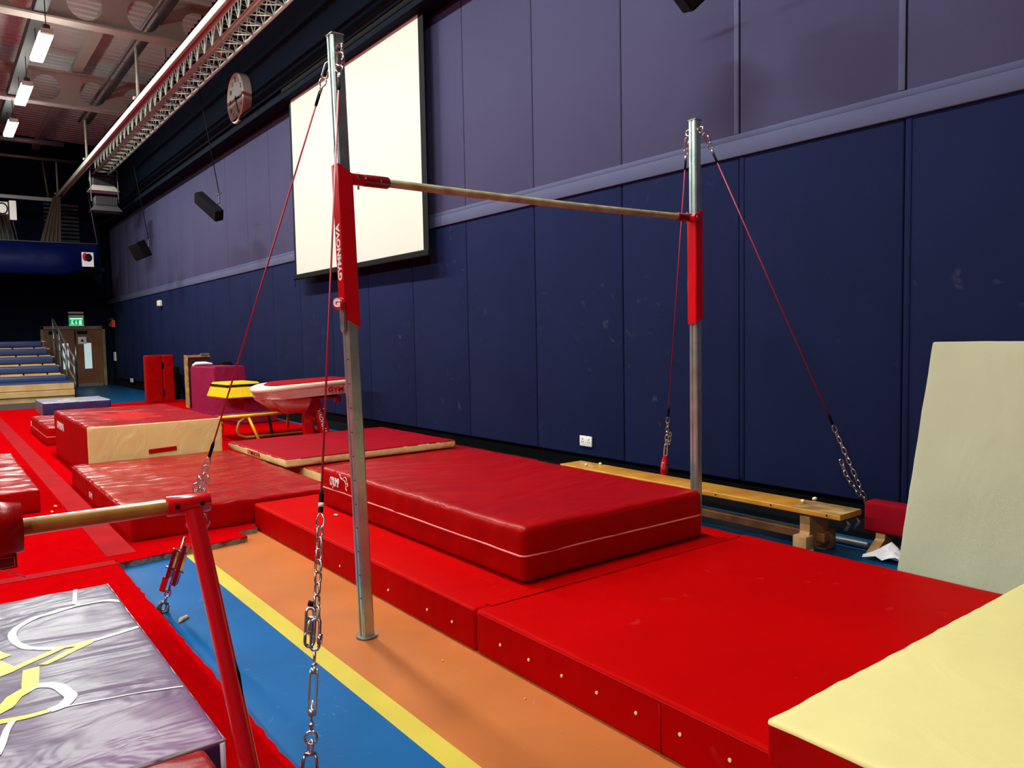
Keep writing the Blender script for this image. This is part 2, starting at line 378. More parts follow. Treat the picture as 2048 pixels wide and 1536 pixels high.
# padded panels
seams = [2.43+1.25*k for k in range(-8, 22)]
bm = B()
for a, b_ in zip(seams, seams[1:]): bbox(bm, a+.005, b_-.005, YW-.08, YW+.0, .28, 2.80, r=.012, seg=3)
struct('wall_right', bm, navy_pad, auto=40)
bm = B()
for a, b_ in zip(seams, seams[1:]): bbox(bm, a+.005, b_-.005, YW-.08, YW+.0, 2.80, 5.36, r=.012, seg=3)
struct('wall_right', bm, lav_pad, auto=40)
bm = B(); bbox(bm, XB, XF, YW-.02, YW+.022, 2.775, 2.90, r=.008); bbox(bm, XB, XF, YW-.02, YW+.012, 2.90, 2.945, r=.006); struct('trim_1', bm, lav_trim, auto=40)
bm = B()
for sx in (2.43, 3.68): bbox(bm, sx-.045, sx-.006, YW-.02, YW+.006, .3, 2.77, r=.003, mi=0)
struct('trim_2', bm, navy_pad, auto=40)
bm = B()
for sx in (2.43, 3.68): bbox(bm, sx-.002+.004, sx+.045, YW-.02, YW+.006, 2.95, 5.3, r=.003)
struct('trim_3', bm, lav_trim, auto=40)
bm = B(); bbox(bm, XB, XF, YW+.0, YW+.30, 5.28, 5.36, r=.01); box(bm, XB, XF, YW+.0, YW+.22, 5.36, 5.47); bbox(bm, XB, XF, YW, YW+.28, 5.47, 5.53, r=.01)
struct('trim_4', bm, navy_trim, auto=40)
bm = B(); box(bm, XF-.02, XF, YW, YL, 2.75, 2.80); struct('trim_5', bm, navy_trim)
# louvre on the far wall
t = thing('wall_louvre', 'dark slatted vent high on the far wall behind the hanging brown net', 'vent', (XF, -3.75, 4.6))
bm = B()
for k in range(12): box(bm, -.06, .0, -.5, .5, k*.13, k*.13+.07)
fin('slats', bm, dark_steel, t)
# pilaster in the far corner
bm = B(); box(bm, 29.1, XF, -4.78, -4.55, 3.0, 5.9); struct('trim_6', bm, navy_far)

# roof steel: cellular beams along Y
def roof_beam(X, z0, depth, lab):
    t = thing('roof_beam', lab, 'roof beam', (X, 0, z0), 'cellular steel roof beams')
    for za_ in (0, depth-.035): bm = B(); box(bm, -.14, .14, YW+.13, YL, za_, za_+.035); fin('flange', bm, steel_pink, t)
    # web with round holes
    bm = B(); pitch = .95; hr = depth*.36; y = YW+.13; zc = depth/2; n = 16
    while y < YL-.01:
        y2 = min(y+pitch, YL); cy = (y+y2)/2
        if y2-y < pitch-.01:
            box(bm, -.006, .006, y, y2, .03, depth-.03); break
        for xs in (-.006, .006):
            inner = [bm.verts.new((xs, cy+hr*math.cos(2*PI*k/n), zc+hr*math.sin(2*PI*k/n))) for k in range(n)]
            outer = []
            for k in range(n):
                a = 2*PI*k/n; c, s = math.cos(a), math.sin(a); hw = pitch/2; hh = depth/2-.03
                sc = min(hw/abs(c) if abs(c) > 1e-6 else 1e9, hh/abs(s) if abs(s) > 1e-6 else 1e9)
                outer.append(bm.verts.new((xs, cy+c*sc, zc+s*sc)))
            for k in range(n):
                bm.faces.new((inner[k], inner[(k+1) % n], outer[(k+1) % n], outer[k]))
            for k in range(n):
                p, q = outer[k].co, outer[(k+1) % n].co
                if abs(abs(p.z-zc)-hh) > 1e-5 and abs(abs(q.z-zc)-hh) < 1e-5: corner = (xs, p.y, q.z)
                elif abs(abs(q.z-zc)-hh) > 1e-5 and abs(abs(p.z-zc)-hh) < 1e-5: corner = (xs, q.y, p.z)
                else: continue
                bm.faces.new((outer[k], outer[(k+1) % n], bm.verts.new(corner)))
        y = y2
    fin('web', bm, steel_pink, t)
    return t
for X, lab in ((4.7, 'nearest cellular roof beam crossing over the clear span'), (10.1, 'pale cellular roof beam crossing above the lighting truss near the camera'), (15.5, 'pale cellular roof beam with round holes above the nearest lit lamp'), (20.9, 'farther cellular roof beam with round holes above the third lamp')):
    roof_beam(X, 7.0, .78, lab)
for y, lab in ((-3.12, 'pink-grey roof purlin running lengthwise between lamps and curtain track'), (-.9, 'pink-grey roof purlin running lengthwise on the far side of the lamps from the truss')):
    bm = B(); box(bm, XB, XF, y-.09, y+.09, 7.80, 8.0); tag(fin('roof_purlin', bm, steel_pink), lab, 'purlin', 'lengthwise roof purlins')
bm = B(); tube(bm, [(8, -3.55, 7.35), (23.5, -3.5, 7.35)], .035); tag(fin('conduit_pipe', bm, duct_m), 'bright thin conduit pipe running lengthwise under the roof', 'pipe')
bm = B(); bbox(bm, 8, 23.5, -3.75, -3.62, 7.30, 7.36, r=.01); tag(fin('cable_tray', bm, dark_steel), 'dark cable tray running beside the thin conduit pipe under the roof', 'cable tray')
bm = B(); tube(bm, [(27.2, -1.2, 7.02), (27.2, -4.0, 7.02)], .05); tag(fin('roof_pipe', bm, duct_m), 'grey pipe crossing the far end of the roof', 'pipe')
bm = B(); tube(bm, [(24.9, -1.6, 7.0), (24.9, -3.3, 7.0)], .07); tag(fin('roof_strut', bm, duct_m), 'thick grey strut beyond the farthest lamp', 'strut')

# ------------------------------------------------------------------ lamps
def lamp(X, Y, Z, label):
    t = thing('ceiling_lamp', label, 'ceiling light', (X, Y, Z), 'tube lamps in the roof')
    bm = B(); bbox(bm, -.80, .80, -.05, .05, .03, .14, r=.02); fin('housing', bm, dark_steel, t)
    bm = B(); bbox(bm, -.72, .72, -.1, .1, -.03, .045, r=.02); fin('diffuser', bm, lamp_emit, t)
    bm = B(); bbox(bm, -.86, -.74, -.09, .09, -.02, .05, r=.01); fin('end_cap', bm, ALU, t)
    for sx in (-.7, .7):
        bm = B(); tube(bm, [(sx, 0, .13), (sx, 0, .56)], .008); fin('suspension', bm, dark_steel, t)
    ld = bpy.data.lights.new('tube_light', 'AREA'); ld.shape = 'RECTANGLE'; ld.size = 1.4; ld.size_y = .16; ld.energy = LAMP_W; ld.color = (.94, 1.0, .93)
    lo = bpy.data.objects.new('tube_light', ld); C.objects.link(lo); lo.parent = t; lo.location = (0, 0, -.04)
    return t
names = {15.5: 'nearest of the three lit tube lamps seen under the roof', 18.6: 'middle of the three lit tube lamps seen under the roof', 21.65: 'farthest of the three lit tube lamps seen under the roof'}
for ry, rz in LAMP_ROWS:
    for X in LAMP_X:
        if ry < 0 and X < 3: continue
        lb = names.get(X) if ry < 0 else None
        lamp(X, ry, rz, lb or 'lit tube lamp hanging from the roof outside the picture')
for ry, rz in LAMP_ROWS[:1]:
    bm = B(); bbox(bm, -2, 23.6, ry-.10, ry+.10, rz+.55, rz+.72, r=.01); tag(fin('lamp_trunking', bm, dark_steel), 'dark grey trunking the three lit lamps hang from', 'trunking')

# ------------------------------------------------------------------ lighting truss, curtain track
t = thing('lighting_truss', 'square aluminium lattice truss running lengthwise high beside the wall', 'truss', (0, 0, 0))
xa, xb, ya, yb, za, zb = 2.0, 23.4, -4.12, -3.76, 6.0, 6.36
for (y, z) in ((ya, za), (yb, za), (ya, zb), (yb, zb)):
    bm = B(); tube(bm, [(xa, y, z), (xb, y, z)], .026, 10)
    x = xa+1
    while x < xb: tube(bm, [(x-.06, y, z), (x+.06, y, z)], .033, 10); x += 3
    fin('chord', bm, ALU2, t)
def lace(face):
    bm = B(); p = []; x = xa; k = 0
    while x <= xb:
        u = k % 2
        p.append({'b': (x, (ya, yb)[u], za), 't': (x, (ya, yb)[u], zb), 'l': (x, yb, (za, zb)[u]), 'r': (x, ya, (za, zb)[u])}[face]); x += .21; k += 1
    tube(bm, p, .0105, 6)
    if face in 'bl':
        x = xa
        while x <= xb:
            tube(bm, [(x, ya, za), (x, yb, za)] if face == 'b' else [(x, yb, za), (x, yb, zb)], .0095, 6); x += .42
    fin('lacing', bm, ALU2, t)
for f_ in 'btlr': lace(f_)
bm = B()
for x in (8.5, 16.07, 22.5): tube(bm, [(x, -3.94, 6.36), (x, -3.94, 7.1)], .008, 6)
tag(fin('suspension', bm, dark_steel, t))
t = thing('curtain_track', 'long white net track hung from the roof beside the truss', 'track', (0, 0, 0))
bm = B(); box(bm, 5, 28.2, -3.50, -3.37, 6.05, 6.07); box(bm, 5, 28.2, -3.50, -3.48, 5.94, 6.07); box(bm, 5, 28.2, -3.39, -3.37, 5.94, 6.07); box(bm, 5, 28.2, -3.46, -3.41, 5.99, 6.05); fin('rail', bm, ALU, t)
for x in (10.2, 16.15, 22.1, 27.6):
    bm = B(); tube(bm, [(x, -3.43, 6.07), (x, -3.43, 7.05)], .028, 8); bbox(bm, x-.05, x+.05, -3.52, -3.34, 6.06, 6.11, r=.01); fin('hanger', bm, ALU2, t)

def flood(loc, label, zs, m2):
    t = thing('flood_light', label, 'floodlight', loc, 'floodlights at the end of the truss')
    bm = B(); bbox(bm, -.15, .15, -.27, .27, .16, .36, r=.02)
    for k in range(13): box(bm, -.17, .17, -.25+k*.04, -.245+k*.04+.008, .15, .38)
    fin('housing', bm, dark_steel, t)
    bm = B(); top = [(-.14, -.26), (.14, -.26), (.14, .26), (-.14, .26)]; bot = [(-.24, -.36), (.24, -.36), (.24, .36), (-.24, .36)]
    a = [bm.verts.new((x, y, .16)) for x, y in top]; b_ = [bm.verts.new((x, y, 0)) for x, y in bot]
    for k in range(4): bm.faces.new((a[k], a[(k+1) % 4], b_[(k+1) % 4], b_[k]))
    fin('reflector', bm, m2, t)
    bm = B(); tube(bm, [(0, -.28, .26), (0, -.32, .26), (0, -.32, zs), (0, .32, zs), (0, .32, .26), (0, .28, .26)], .016, 6); fin('bracket', bm, duct_m, t)
flood((23.25, -3.95, 5.50), 'white-rimmed floodlight hanging under the far end of the truss', .455, ALU)
flood((22.5, -3.86, 4.86), 'dark unlit floodlight hanging lowest, below the white-rimmed one', 1.095, dark_steel)

# ------------------------------------------------------------------ clock
t = thing('wall_clock', 'large round wall clock above the ledge', 'clock', (14.5, -4.88, 5.89))
bm = B(); n = 48; r1 = .45
for k in range(n):
    a0, a1 = 2*PI*k/n, 2*PI*(k+1)/n
    P = lambda a, r, y: (r*math.cos(a), y, r*math.sin(a))
    pr = [(r1, 0), (r1, .15), (r1-.015, .165), (r1-.035, .165), (r1-.045, .14)]
    for (ra, ya_), (rb, yb_) in zip(pr, pr[1:]): bm.faces.new([bm.verts.new(P(*q)) for q in ((a0, ra, ya_), (a1, ra, ya_), (a1, rb, yb_), (a0, rb, yb_))])
bmesh.ops.remove_doubles(bm, verts=bm.verts, dist=1e-5); fin('rim', bm, vault_cream if False else ALU, t, auto=30)
bm = B(); bm.faces.new([bm.verts.new((.41*math.cos(2*PI*k/n), .14, .41*math.sin(2*PI*k/n))) for k in range(n)]); fin('dial', bm, clock_face, t)
for h in range(1, 13):
    a = PI/2 - h*PI/6; r = .33
    add_text('numeral', str(h), .11, black, basis((-r*math.cos(a), .143, r*math.sin(a)), (-1, 0, 0), (0, 0, 1)), t, .001, bold=.003)
def hand(L, w, ang):
    bm = B(); M = Matrix.Translation((0, .15, 0)) @ Matrix.Rotation(ang, 4, 'Y'); box(bm, -w/2, w/2, -.003, .003, -.06, L, M=M); fin('hand', bm, black, t)
hand(.20, .028, -math.radians(98)); hand(.31, .018, -math.radians(155)) 

# ------------------------------------------------------------------ projection screen
t = thing('projection_screen', 'large white projection screen with black border hanging on the wall', 'screen', (0, 0, 0))
bm = B(); box(bm, 8.10, 12.12, -4.835, -4.83, 2.50, 5.40)
fin('fabric', bm, screen_white, t)
for a, b_ in ((7.98, 8.10), (12.12, 12.19)):
    bm = B(); box(bm, a, b_, -4.836, -4.829, 2.46, 5.40); fin('border', bm, black, t)
bm = B(); bbox(bm, 7.95, 12.22, -4.87, -4.80, 2.42, 2.50, r=.012); fin('bottom_bar', bm, black, t)
bm = B(); bbox(bm, 7.9, 12.3, -4.92, -4.74, 5.40, 5.60, r=.03); fin('roller_case', bm, black, t)
bm = B(); tube(bm, [(12.2, -4.83, 2.42), (12.2, -4.83, 2.30)], .006); fin('pull_cord', bm, black, t)

# ------------------------------------------------------------------ loudspeakers
def speaker(loc, rot, dims, label, zt, wx=0):
    t = thing('loud_speaker', label, 'loudspeaker', loc, 'black loudspeakers hung by the wall')
    M = Matrix.Rotation(rot[2], 4, 'Z') @ Matrix.Rotation(rot[1], 4, 'Y') @ Matrix.Rotation(rot[0], 4, 'X')
    w, d, h = dims
    bm = B(); bbox(bm, -w/2, w/2, -d/2, d/2*.86, -h/2, h/2, r=.015, M=M); fin('cabinet', bm, black_soft, t)
    bm = B(); bbox(bm, -w/2+.012, w/2-.012, d/2*.86, d/2, -h/2+.012, h/2-.012, r=.01, M=M); fin('grille', bm, black, t)
    top = M @ Vector((0, -d*.2, h/2)); bk = M @ Vector((0, -d/2, 0))
    bm = B(); tube(bm, [bk, bk+Vector((0, -.12, .06)), bk+Vector((0, -.12, .22))], .014, 6); tube(bm, [bk+Vector((-.12, -.12, .22)), bk+Vector((.12, -.12, .22))], .012, 6)
    fin('yoke', bm, dark_steel, t)
    bm = B(); tube(bm, [bk+Vector((0, -.12, .22)), Vector((wx, -4.12-loc[1], 5.972-loc[2]))], .008, 6); fin('suspension_wire', bm, black, t)
speaker((14.6, -4.2, 3.90), (math.radians(-28), math.radians(48), math.radians(-12)), (.22, .17, .68), 'long black column loudspeaker tilted diagonally between screen and far corner', 5.9)
speaker((20.4, -4.2, 3.68), (math.radians(-22), math.radians(12), math.radians(30)), (.33, .28, .40), 'squat black loudspeaker hanging nearest the far corner', 6.2)
speaker((3.62, -4.25, 3.96), (math.radians(-25), math.radians(40), math.radians(40)), (.26, .26, .55), 'black loudspeaker hanging above the far post of the high bar', 6.2)

# ------------------------------------------------------------------ sockets and small wall fittings
t = thing('wall_socket', 'white double wall socket on the navy padding above the bench', 'socket', (5.43, -4.995, .42))
bm = B(); bbox(bm, -.085, .085, 0, .014, -.05, .05, r=.006); fin('plate', bm, plastic_w, t, auto=40)
for sx in (-.04, .04):
    bm = B()
    for dx, dz in ((0, .018), (-.012, -.006), (.012, -.006)): box(bm, sx+dx-.004, sx+dx+.004, .0142, .0155, dz-.006, dz+.004)
    fin('pin_holes', bm, dark_steel, t)
    bm = B(); bbox(bm, sx*1.2-.008, sx*1.2+.008, .014, .019, .018, .036, r=.002); fin('switch', bm, plastic_w, t)
bm = B(); bbox(bm, 26.1, 26.45, -5, -4.98, .22, .34, r=.005); tag(fin('wall_socket', bm, plastic_w), 'tiny white wall socket beside the upright red folded mat', 'socket')
bm = B(); bbox(bm, 28.6, 28.9, -5, -4.97, .85, 1.15, r=.01); tag(fin('wall_switch', bm, plastic_w), 'small white switch plate right of the double door', 'switch')
bm = B(); bbox(bm, 21.9, 22.12, -5, -4.90, 2.40, 2.56, r=.03); tag(fin('wall_sensor', bm, plastic_w), 'little pale sensor on the wall above the upright red folded mat', 'sensor')

# ------------------------------------------------------------------ far end: door, sign, tiers, valance, nets
DX = XF-.03
t = thing('door_1', None, None, (0, 0, 0)); t['kind'] = 'structure'
bm = B()
for y0, y1, z0, z1 in ((-3.05, -2.95, 0, 2.05), (-4.86, -4.76, 0, 2.05), (-4.86, -2.95, 1.93, 2.05)): bbox(bm, DX-.10, DX+.02, y0, y1, z0, z1, r=.01)
fin('door_frame', bm, frame_wood, t)
def leaf(y0, y1, wy0, wy1):
    bm = B(); bbox(bm, DX-.06, DX-.01, y0, y1, .06, 1.92, r=.006); d = fin('door_leaf', bm, door_wood, t)
    bm = B(); box(bm, DX-.068, DX-.058, wy0, wy1, .60, 1.47); fin('glass_pane', bm, glass_m, d)
    bm = B(); box(bm, DX-.066, DX-.06, y0+.02, y1-.02, .0, .10); fin('kick_plate', bm, zinc_dull, d)
    bm = B(); bbox(bm, DX-.12, DX-.06, y0+.45, y0+.75, 1.78, 1.88, r=.01); fin('door_closer', bm, black, d)
    return d
l1 = leaf(-3.93, -3.05, -3.74, -3.56); l2 = leaf(-4.76, -3.95, -4.42, -4.2)
bm = B(); tube(bm, [(DX-.09, -3.94, .05), (DX-.09, -3.94, 1.92)], .025, 8); fin('meeting_bar', bm, chrome, t)
bm = B(); bbox(bm, DX-.085, DX-.065, -4.28, -4.03, 1.44, 1.68, r=.004); s = fin('door_notice', bm, plastic_w, t)
bm = B(); a = [bm.verts.new(p) for p in ((DX-.087, -4.10, 1.52), (DX-.087, -4.21, 1.52), (DX-.087, -4.155, 1.62))]; bm.faces.new(a); fin('notice_arrow', bm, black, s)
t = thing('exit_sign', 'green lit exit sign box above the double door', 'exit sign', (XF, -4.0, 2.06))
bm = B(); bbox(bm, -.16, 0, -.24, .22, .26, .36, r=.01); bbox(bm, -.12, 0, -.24, .22, .40, .47, r=.01); fin('housing', bm, ALU, t)
bm = B(); box(bm, -.10, -.07, -.23, .21, .0, .26); fin('panel', bm, exit_green, t)
bm = B(); box(bm, -.106, -.10, -.20, .18, .21, .255); box(bm, -.106, -.10, -.23, .21, -.0, .012)
# running figure, arrow, doorway
def quad(bm, pts, x):
    bm.faces.new([bm.verts.new((x, -p[0], p[1])) for p in pts])
for pts in (((-.15, .14), (-.11, .18), (-.09, .17), (-.13, .12)), ((-.14, .12), (-.10, .13), (-.08, .07), (-.11, .06)), ((-.11, .06), (-.08, .08), (-.05, .03), (-.08, .03)), ((-.12, .07), (-.15, .03), (-.17, .04), (-.14, .08)), ((-.11, .19), (-.08, .19), (-.08, .165), (-.11, .165)),
            ((-.01, .17), (.02, .17), (.02, .09), (-.01, .09)), ((-.035, .09), (.045, .09), (.005, .04), (.005, .04)), ((.09, .18), (.17, .18), (.17, .03), (.09, .03))):
    pts = [p for i, p in enumerate(pts) if p not in pts[:i]]; quad(bm, pts, -.1045)
fin('pictogram', bm, exit_pale, t)
t = thing('alarm_beacon', 'orange wedge-shaped alarm box in the far corner right of the door', 'alarm', (28.75, -4.98, 2.09))
bm = B(); v = [bm.verts.new(p) for p in ((-.35, 0, -.11), (.3, 0, -.03), (-.35, 0, .12), (-.35, .1, -.11), (.3, .1, -.03), (-.35, .1, .12))]
for q in ((0, 1, 2), (3, 5, 4), (0, 3, 4, 1), (1, 4, 5, 2), (2, 5, 3, 0)): bm.faces.new([v[i] for i in q])
fin('housing', bm, orange_m, t)
bm = B(); bbox(bm, -.2, .5, 0, .08, .13, .19, r=.01); fin('bracket', bm, dark_steel, t)

# tiered bench seating
t = thing('tiered_seating', 'retractable tiered seating with blue cushion rows and pine front boards', 'bleachers', (0, 0, 0))
yR = -2.92; yL = 3.2
bm = B(); 
bbox(bm, 22.5, 22.6, yR, yL, .30, .46, r=.006); bbox(bm, 22.45, 22.55, yR, yL, .14, .285, r=.006); bbox(bm, 22.5, 22.6, yR, yL, .0, .125, r=.006); fin('front_boards', bm, wood_blch, t)
bm = B(); box(bm, 22.56, 22.7, yR+.01, yL, 0, .46); box(bm, 22.7, 29.4, yR+.03, yL, 0, .25); fin('understructure', bm, black, t)
rows = [(23.5, .62), (24.5, .86), (25.5, 1.10), (26.5, 1.33), (27.5, 1.56)]
bm = B(); bbox(bm, 22.5, 23.3, yR, yL, .455, .49, r=.008); fin('deck', bm, seat_blue, t)
for i, (X, z) in enumerate(rows):
    bm = B(); bbox(bm, X, X+.42, yR+.02+(.03*i), yL, z-.19, z, r=.05, seg=3); fin('seat_cushion', bm, seat_blue, t, auto=50)
    bm = B(); bbox(bm, X+.4, X+1.0, yR+.02, yL, z-.03, z+.0, r=.005); box(bm, X+.02, X+.06, yR+.05, yL, z-.27, z-.2); fin('step_board', bm, wood_blch, t)
    bm = B(); box(bm, X+.1, X+1.0, yR+.06, yL, .2, z-.2)
    for k in range(5): box(bm, X-.0, X+.05, yR+.35+k*.55, yR+.39+k*.55, z-.32, z-.19)
    fin('riser', bm, black, t)
t = thing('stair_railing', 'grey steel handrail descending beside the tiered seats in front of the door', 'railing', (0, 0, 0))
for (xa_, za_, xb_, zb_, y) in ((26.6, 1.55, 26.6, 2.2, -2.99), (25.4, 1.1, 25.4, 1.85, -2.99), (24.2, .7, 24.2, 1.45, -2.99), (22.9, .05, 22.9, 1.1, -3.0)):
    bm = B(); tube(bm, [(xa_, y, za_-.9 if za_ > 1 else 0), (xb_, y, zb_)], .03, 8); fin('post', bm, duct_m, t)
for dz in (0, -.3, -.6):
    bm = B(); tube(bm, [(26.6, -2.99, 2.2+dz), (25.4, -2.99, 1.85+dz), (24.2, -2.99, 1.45+dz), (22.9, -3.0, 1.1+dz), (22.85, -3.0, .9+dz)], .024, 8); fin('handrail', bm, duct_m, t)

# blue valance over the far end
bm = B(); ny = 40; cols_ = []
for j in range(ny+1):
    y = -4.17+(7.2)*j/ny; pr_ = []
    k = min(1, (y+4.17)/.9)
    bot = 3.85 - .40*k**.6
    for i in range(13):
        u = i/12; z = 4.42-(4.42-bot)*u
        x = 26.0 - .30*math.sin(u*PI*.75)*k + .02*noise.noise(Vector((y*2, z*3, 0)))
        pr_.append(bm.verts.new((x, y, z)))
    for i in range(1, 6):
        u = i/5; pr_.append(bm.verts.new((26.0-.21*k+.5*u*k+.01, y, bot+.02+.1*u)))
    cols_.append(pr_)
for a, b_ in zip(cols_, cols_[1:]):
    for i in range(len(a)-1): bm.faces.new((a[i], a[i+1], b_[i+1], b_[i]))
t = thing('blue_valance', 'deep blue tarpaulin valance stretched above the tiered seating', 'tarpaulin', (0, 0, 0))
fin('sheet', bm, blue_tarp, t, smooth=True)
bm = B(); tube(bm, [(26.0, -4.19, 4.42), (26.0, 3.0, 4.36)], .02, 6); fin('top_cord', bm, duct_m, t)
bm = B(); tube(bm, [(26.0, -4.19, 4.42), (26.1, -4.0, 6.1)], .012, 6); fin('stay_wire', bm, duct_m, t)
t = thing('notice_sheet', 'white sheet with red and black picture pinned on the blue valance', 'poster', (25.70, -3.86, 3.93))
bm = B(); box(bm, -.012, -.005, -.16, .15, -.22, .20); fin('sheet', bm, paper_m, t)
bm = B(); bm.faces.new([bm.verts.new((-.014, -.03+.095*math.cos(a)*1.0, .045+.12*math.sin(a))) for a in (2*PI*k/20 for k in range(20))]); fin('black_shape', bm, black, t)
bm = B(); bm.faces.new([bm.verts.new((-.0132, .06+.07*math.cos(a), .06+.125*math.sin(a))) for a in (2*PI*k/16 for k in range(16))]); fin('red_shape', bm, red_paint, t)
# deck behind the valance
bm = B(); box(bm, 26.3, XF, -4.4, 8.0, 3.62, 3.75); struct('trim_7', bm, navy_far)

def net(name, label, tops, bots, m, folds):
    """hanging gathered net between two point pairs; pleated sheet"""
    bm = B(); n = folds*6; c = []
    for j in range(n+1):
        v = j/n; a = Vector(tops[0]).lerp(Vector(tops[1]), v); b_ = Vector(bots[0]).lerp(Vector(bots[1]), v); col = []
        for i in range(15):
            u = i/14; p = a.lerp(b_, u**.9); p.x += .09*math.sin(v*folds*2*PI)*(0.3+u)
            col.append(bm.verts.new(p))
        c.append(col)
    for a, b_ in zip(c, c[1:]):
        for i in range(14): bm.faces.new((a[i], b_[i], b_[i+1], a[i+1]))
    o = fin(name, bm, m, smooth=True); return tag(o, label, 'net')
net('gathered_net', 'brown gathered net hanging from the far end of the white track', [(27.0, -3.22, 5.90), (27.0, -3.42, 5.90)], [(27.0, -2.75, 4.32), (27.0, -3.36, 4.32)], net_m, 5)
net('gathered_net', 'dark grey gathered net hanging below the white hoist boxes', [(27.0, -1.2, 5.6), (27.0, -2.05, 5.55)], [(27.0, -1.2, 4.32), (27.0, -2.22, 4.32)], net_g, 8)
bm = B(); tube(bm, [(26.9, -2.08, 5.55), (26.9, -2.27, 4.4)], .02, 6); tag(fin('net_pole', bm, duct_m), 'thin pale pole at the edge of the dark grey net', 'pole')
t = thing('basket_hoist', 'white boxes with looped cable fixed above the dark grey net', 'hoist', (26.0, -2.09, 5.24))
bm = B(); bbox(bm, -.1, .1, -.09, .08, -.27, .27, r=.01); fin('white_box', bm, plastic_w, t)
bm = B(); bbox(bm, -.1, .1, .11, .5, -.12, .22, r=.01); fin('side_box', bm, plastic_w, t)
bm = B(); tube(bm, [(-.13, .25+.12*math.cos(a), .03+.15*math.sin(a)) for a in (2*PI*k/20 for k in range(20))], .015, 6, closed=True); fin('looped_cable', bm, black, t)
t = thing('net_crossbar', 'grey crossbar carrying the nets below the far roof', 'crossbar', (0, 0, 0))
bm = B(); bbox(bm, 27.4, 27.5, -3.25, -1.2, 5.80, 5.92, r=.01); fin('bar', bm, duct_m, t)
bm = B(); tube(bm, [(27.45, -3.15, 5.92), (27.45, -3.05, 7.0)], .03, 8); fin('hanger', bm, duct_m, t)

# ------------------------------------------------------------------ red carpet and grey foam underlay
def polyslab(name, pts, z0, z1, m, parent=None, top=0, sidei=1):
    bm = B(); a = [bm.verts.new((x, y, z0)) for x, y in pts]; b_ = [bm.verts.new((x, y, z1)) for x, y in pts]
    bm.faces.new(b_).material_index = top; bm.faces.new(list(reversed(a))).material_index = top
    for i in range(len(pts)):
        j = (i+1) % len(pts); bm.faces.new((a[i], a[j], b_[j], b_[i])).material_index = sidei
    return fin(name, bm, m, parent)
random.seed(3)
jag = []
y = -.90
while y > -1.75:
    jag.append((5.40+(-.9-y)*.13+random.uniform(-.004, .004), y)); y -= random.uniform(.02, .06)
pts = [(20.0, 12.9), (5.478, 12.9), (5.478, -.897)] + jag + [(5.53, -1.76), (5.72, -1.74), (5.73, -1.90), (5.872, -1.905), (5.872, -4.85), (19.85, -4.85)]
t = thing('red_carpet', 'large red carpet on cut grey foam covering the far half of the floor', 'carpet', (0, 0, 0))
polyslab('pile', pts, .038, .042, carpet_red, t, 0, 0)
random.seed(5)
pts2 = [(x+random.choice((0, 0, .002, .012)) if 5.3 < x < 5.9 else x, yy) for x, yy in pts]
polyslab('foam_backing', pts2, .001, .038, foam_grey, t, 0, 0)
t2 = thing('red_carpet', 'red carpet strip under the printed lilac mat and the low bar', 'carpet', (0, 0, 0))
pts = [(5.47, 12.9), (-6.5, 12.9), (-6.5, -.89)] + [(x_, -.885+random.uniform(-.006, .006)) for x_ in [-6+k*.06 for k in range(190)]] + [(5.47, -.885)]
polyslab('pile', pts, .001, .046, carpet_red, t2, 0, 0)
bm = B(); bbox(bm, 5.36, 5.47, -.88, 12.9, .0455, .049, r=.001, seg=1); fin('edge_tape', bm, carpet_red2, t2)
bm = B(); box(bm, 5.6, 19.9, -1.04, -.86, .0425, .0445); tag(fin('floor_tape', bm, carpet_red2), 'dull red joint tape running lengthwise along the red carpet', 'tape')

# ------------------------------------------------------------------ mats on the floor
# low landing mats, two side by side
def landing(name, label, x0, x1, y0, y1, z0, z1, seed, seamx=None):
    t = soft_mat(name, label, 'mat', x0, x1, y0, y1, z0, z1, red_smooth, None, r=.018, amp=.0035, sc=(.8, 1.2, 1), seed=seed, edge=.006, cell=.045, group='low red landing mats under the high bar')
    cx, cy = (x0+x1)/2, (y0+y1)/2; h = z1-z0
    bm = B(); tube(bm, [(x0-cx+.02, y1-cy+.0015, h-.012), (x1-cx-.02, y1-cy+.0015, h-.012)], .0035, 6); fin('piping', bm, red_side, t)
    for sx in seamx or ():
        bm = B(); tube(bm, [(sx-cx, y1-cy+.002, .01), (sx-cx+.004, y1-cy+.003, h-.02)], .004, 6); fin('hinge_seam', bm, red_side, t)
    return t
m1 = landing('landing_mat', 'low red landing mat under the thick crash mat', 2.865, 5.86, -3.92, -1.925, .0, .20, 1, (4.65,))
m2 = landing('landing_mat', 'near low red landing mat with the cream mat lying on its near end', -.15, 2.855, -3.92, -1.925, .0, .205, 2, (1.736,))
def eyelets(t, ts, cx, cy):
    for X, z in ts:
        bm = B(); n = 10; a = [bm.verts.new((X-cx+.0065*math.cos(2*PI*k/n), 0, z+.0065*math.sin(2*PI*k/n))) for k in range(n)]; bm.faces.new(a)
        r = bmesh.ops.extrude_face_region(bm, geom=list(bm.faces)); bmesh.ops.translate(bm, verts=[v for v in r['geom'] if isinstance(v, bmesh.types.BMVert)], vec=(0, .004, 0))
        o = fin('eyelet', bm, chalk_m, t); o.location = (0, -1.925-cy+.003, 0)
eyelets(m1, [(4.31, .07), (3.98, .075), (3.69, .08), (3.28, .085), (3.05, .09)], 4.3625, -2.9225)
eyelets(m2, [(2.66, .10), (2.46, .10), (2.25, .105), (2.05, .11), (1.85, .11), (1.65, .115), (1.45, .115), (1.25, .115)], 1.3525, -2.9225)
bm = B(); box(bm, 2.83, 2.885, -3.85, -2.0, .2085, .2105); tag(fin('joining_strip', bm, red_smooth), 'flat red joining strip over the gap between the low red landing mats', 'strip')

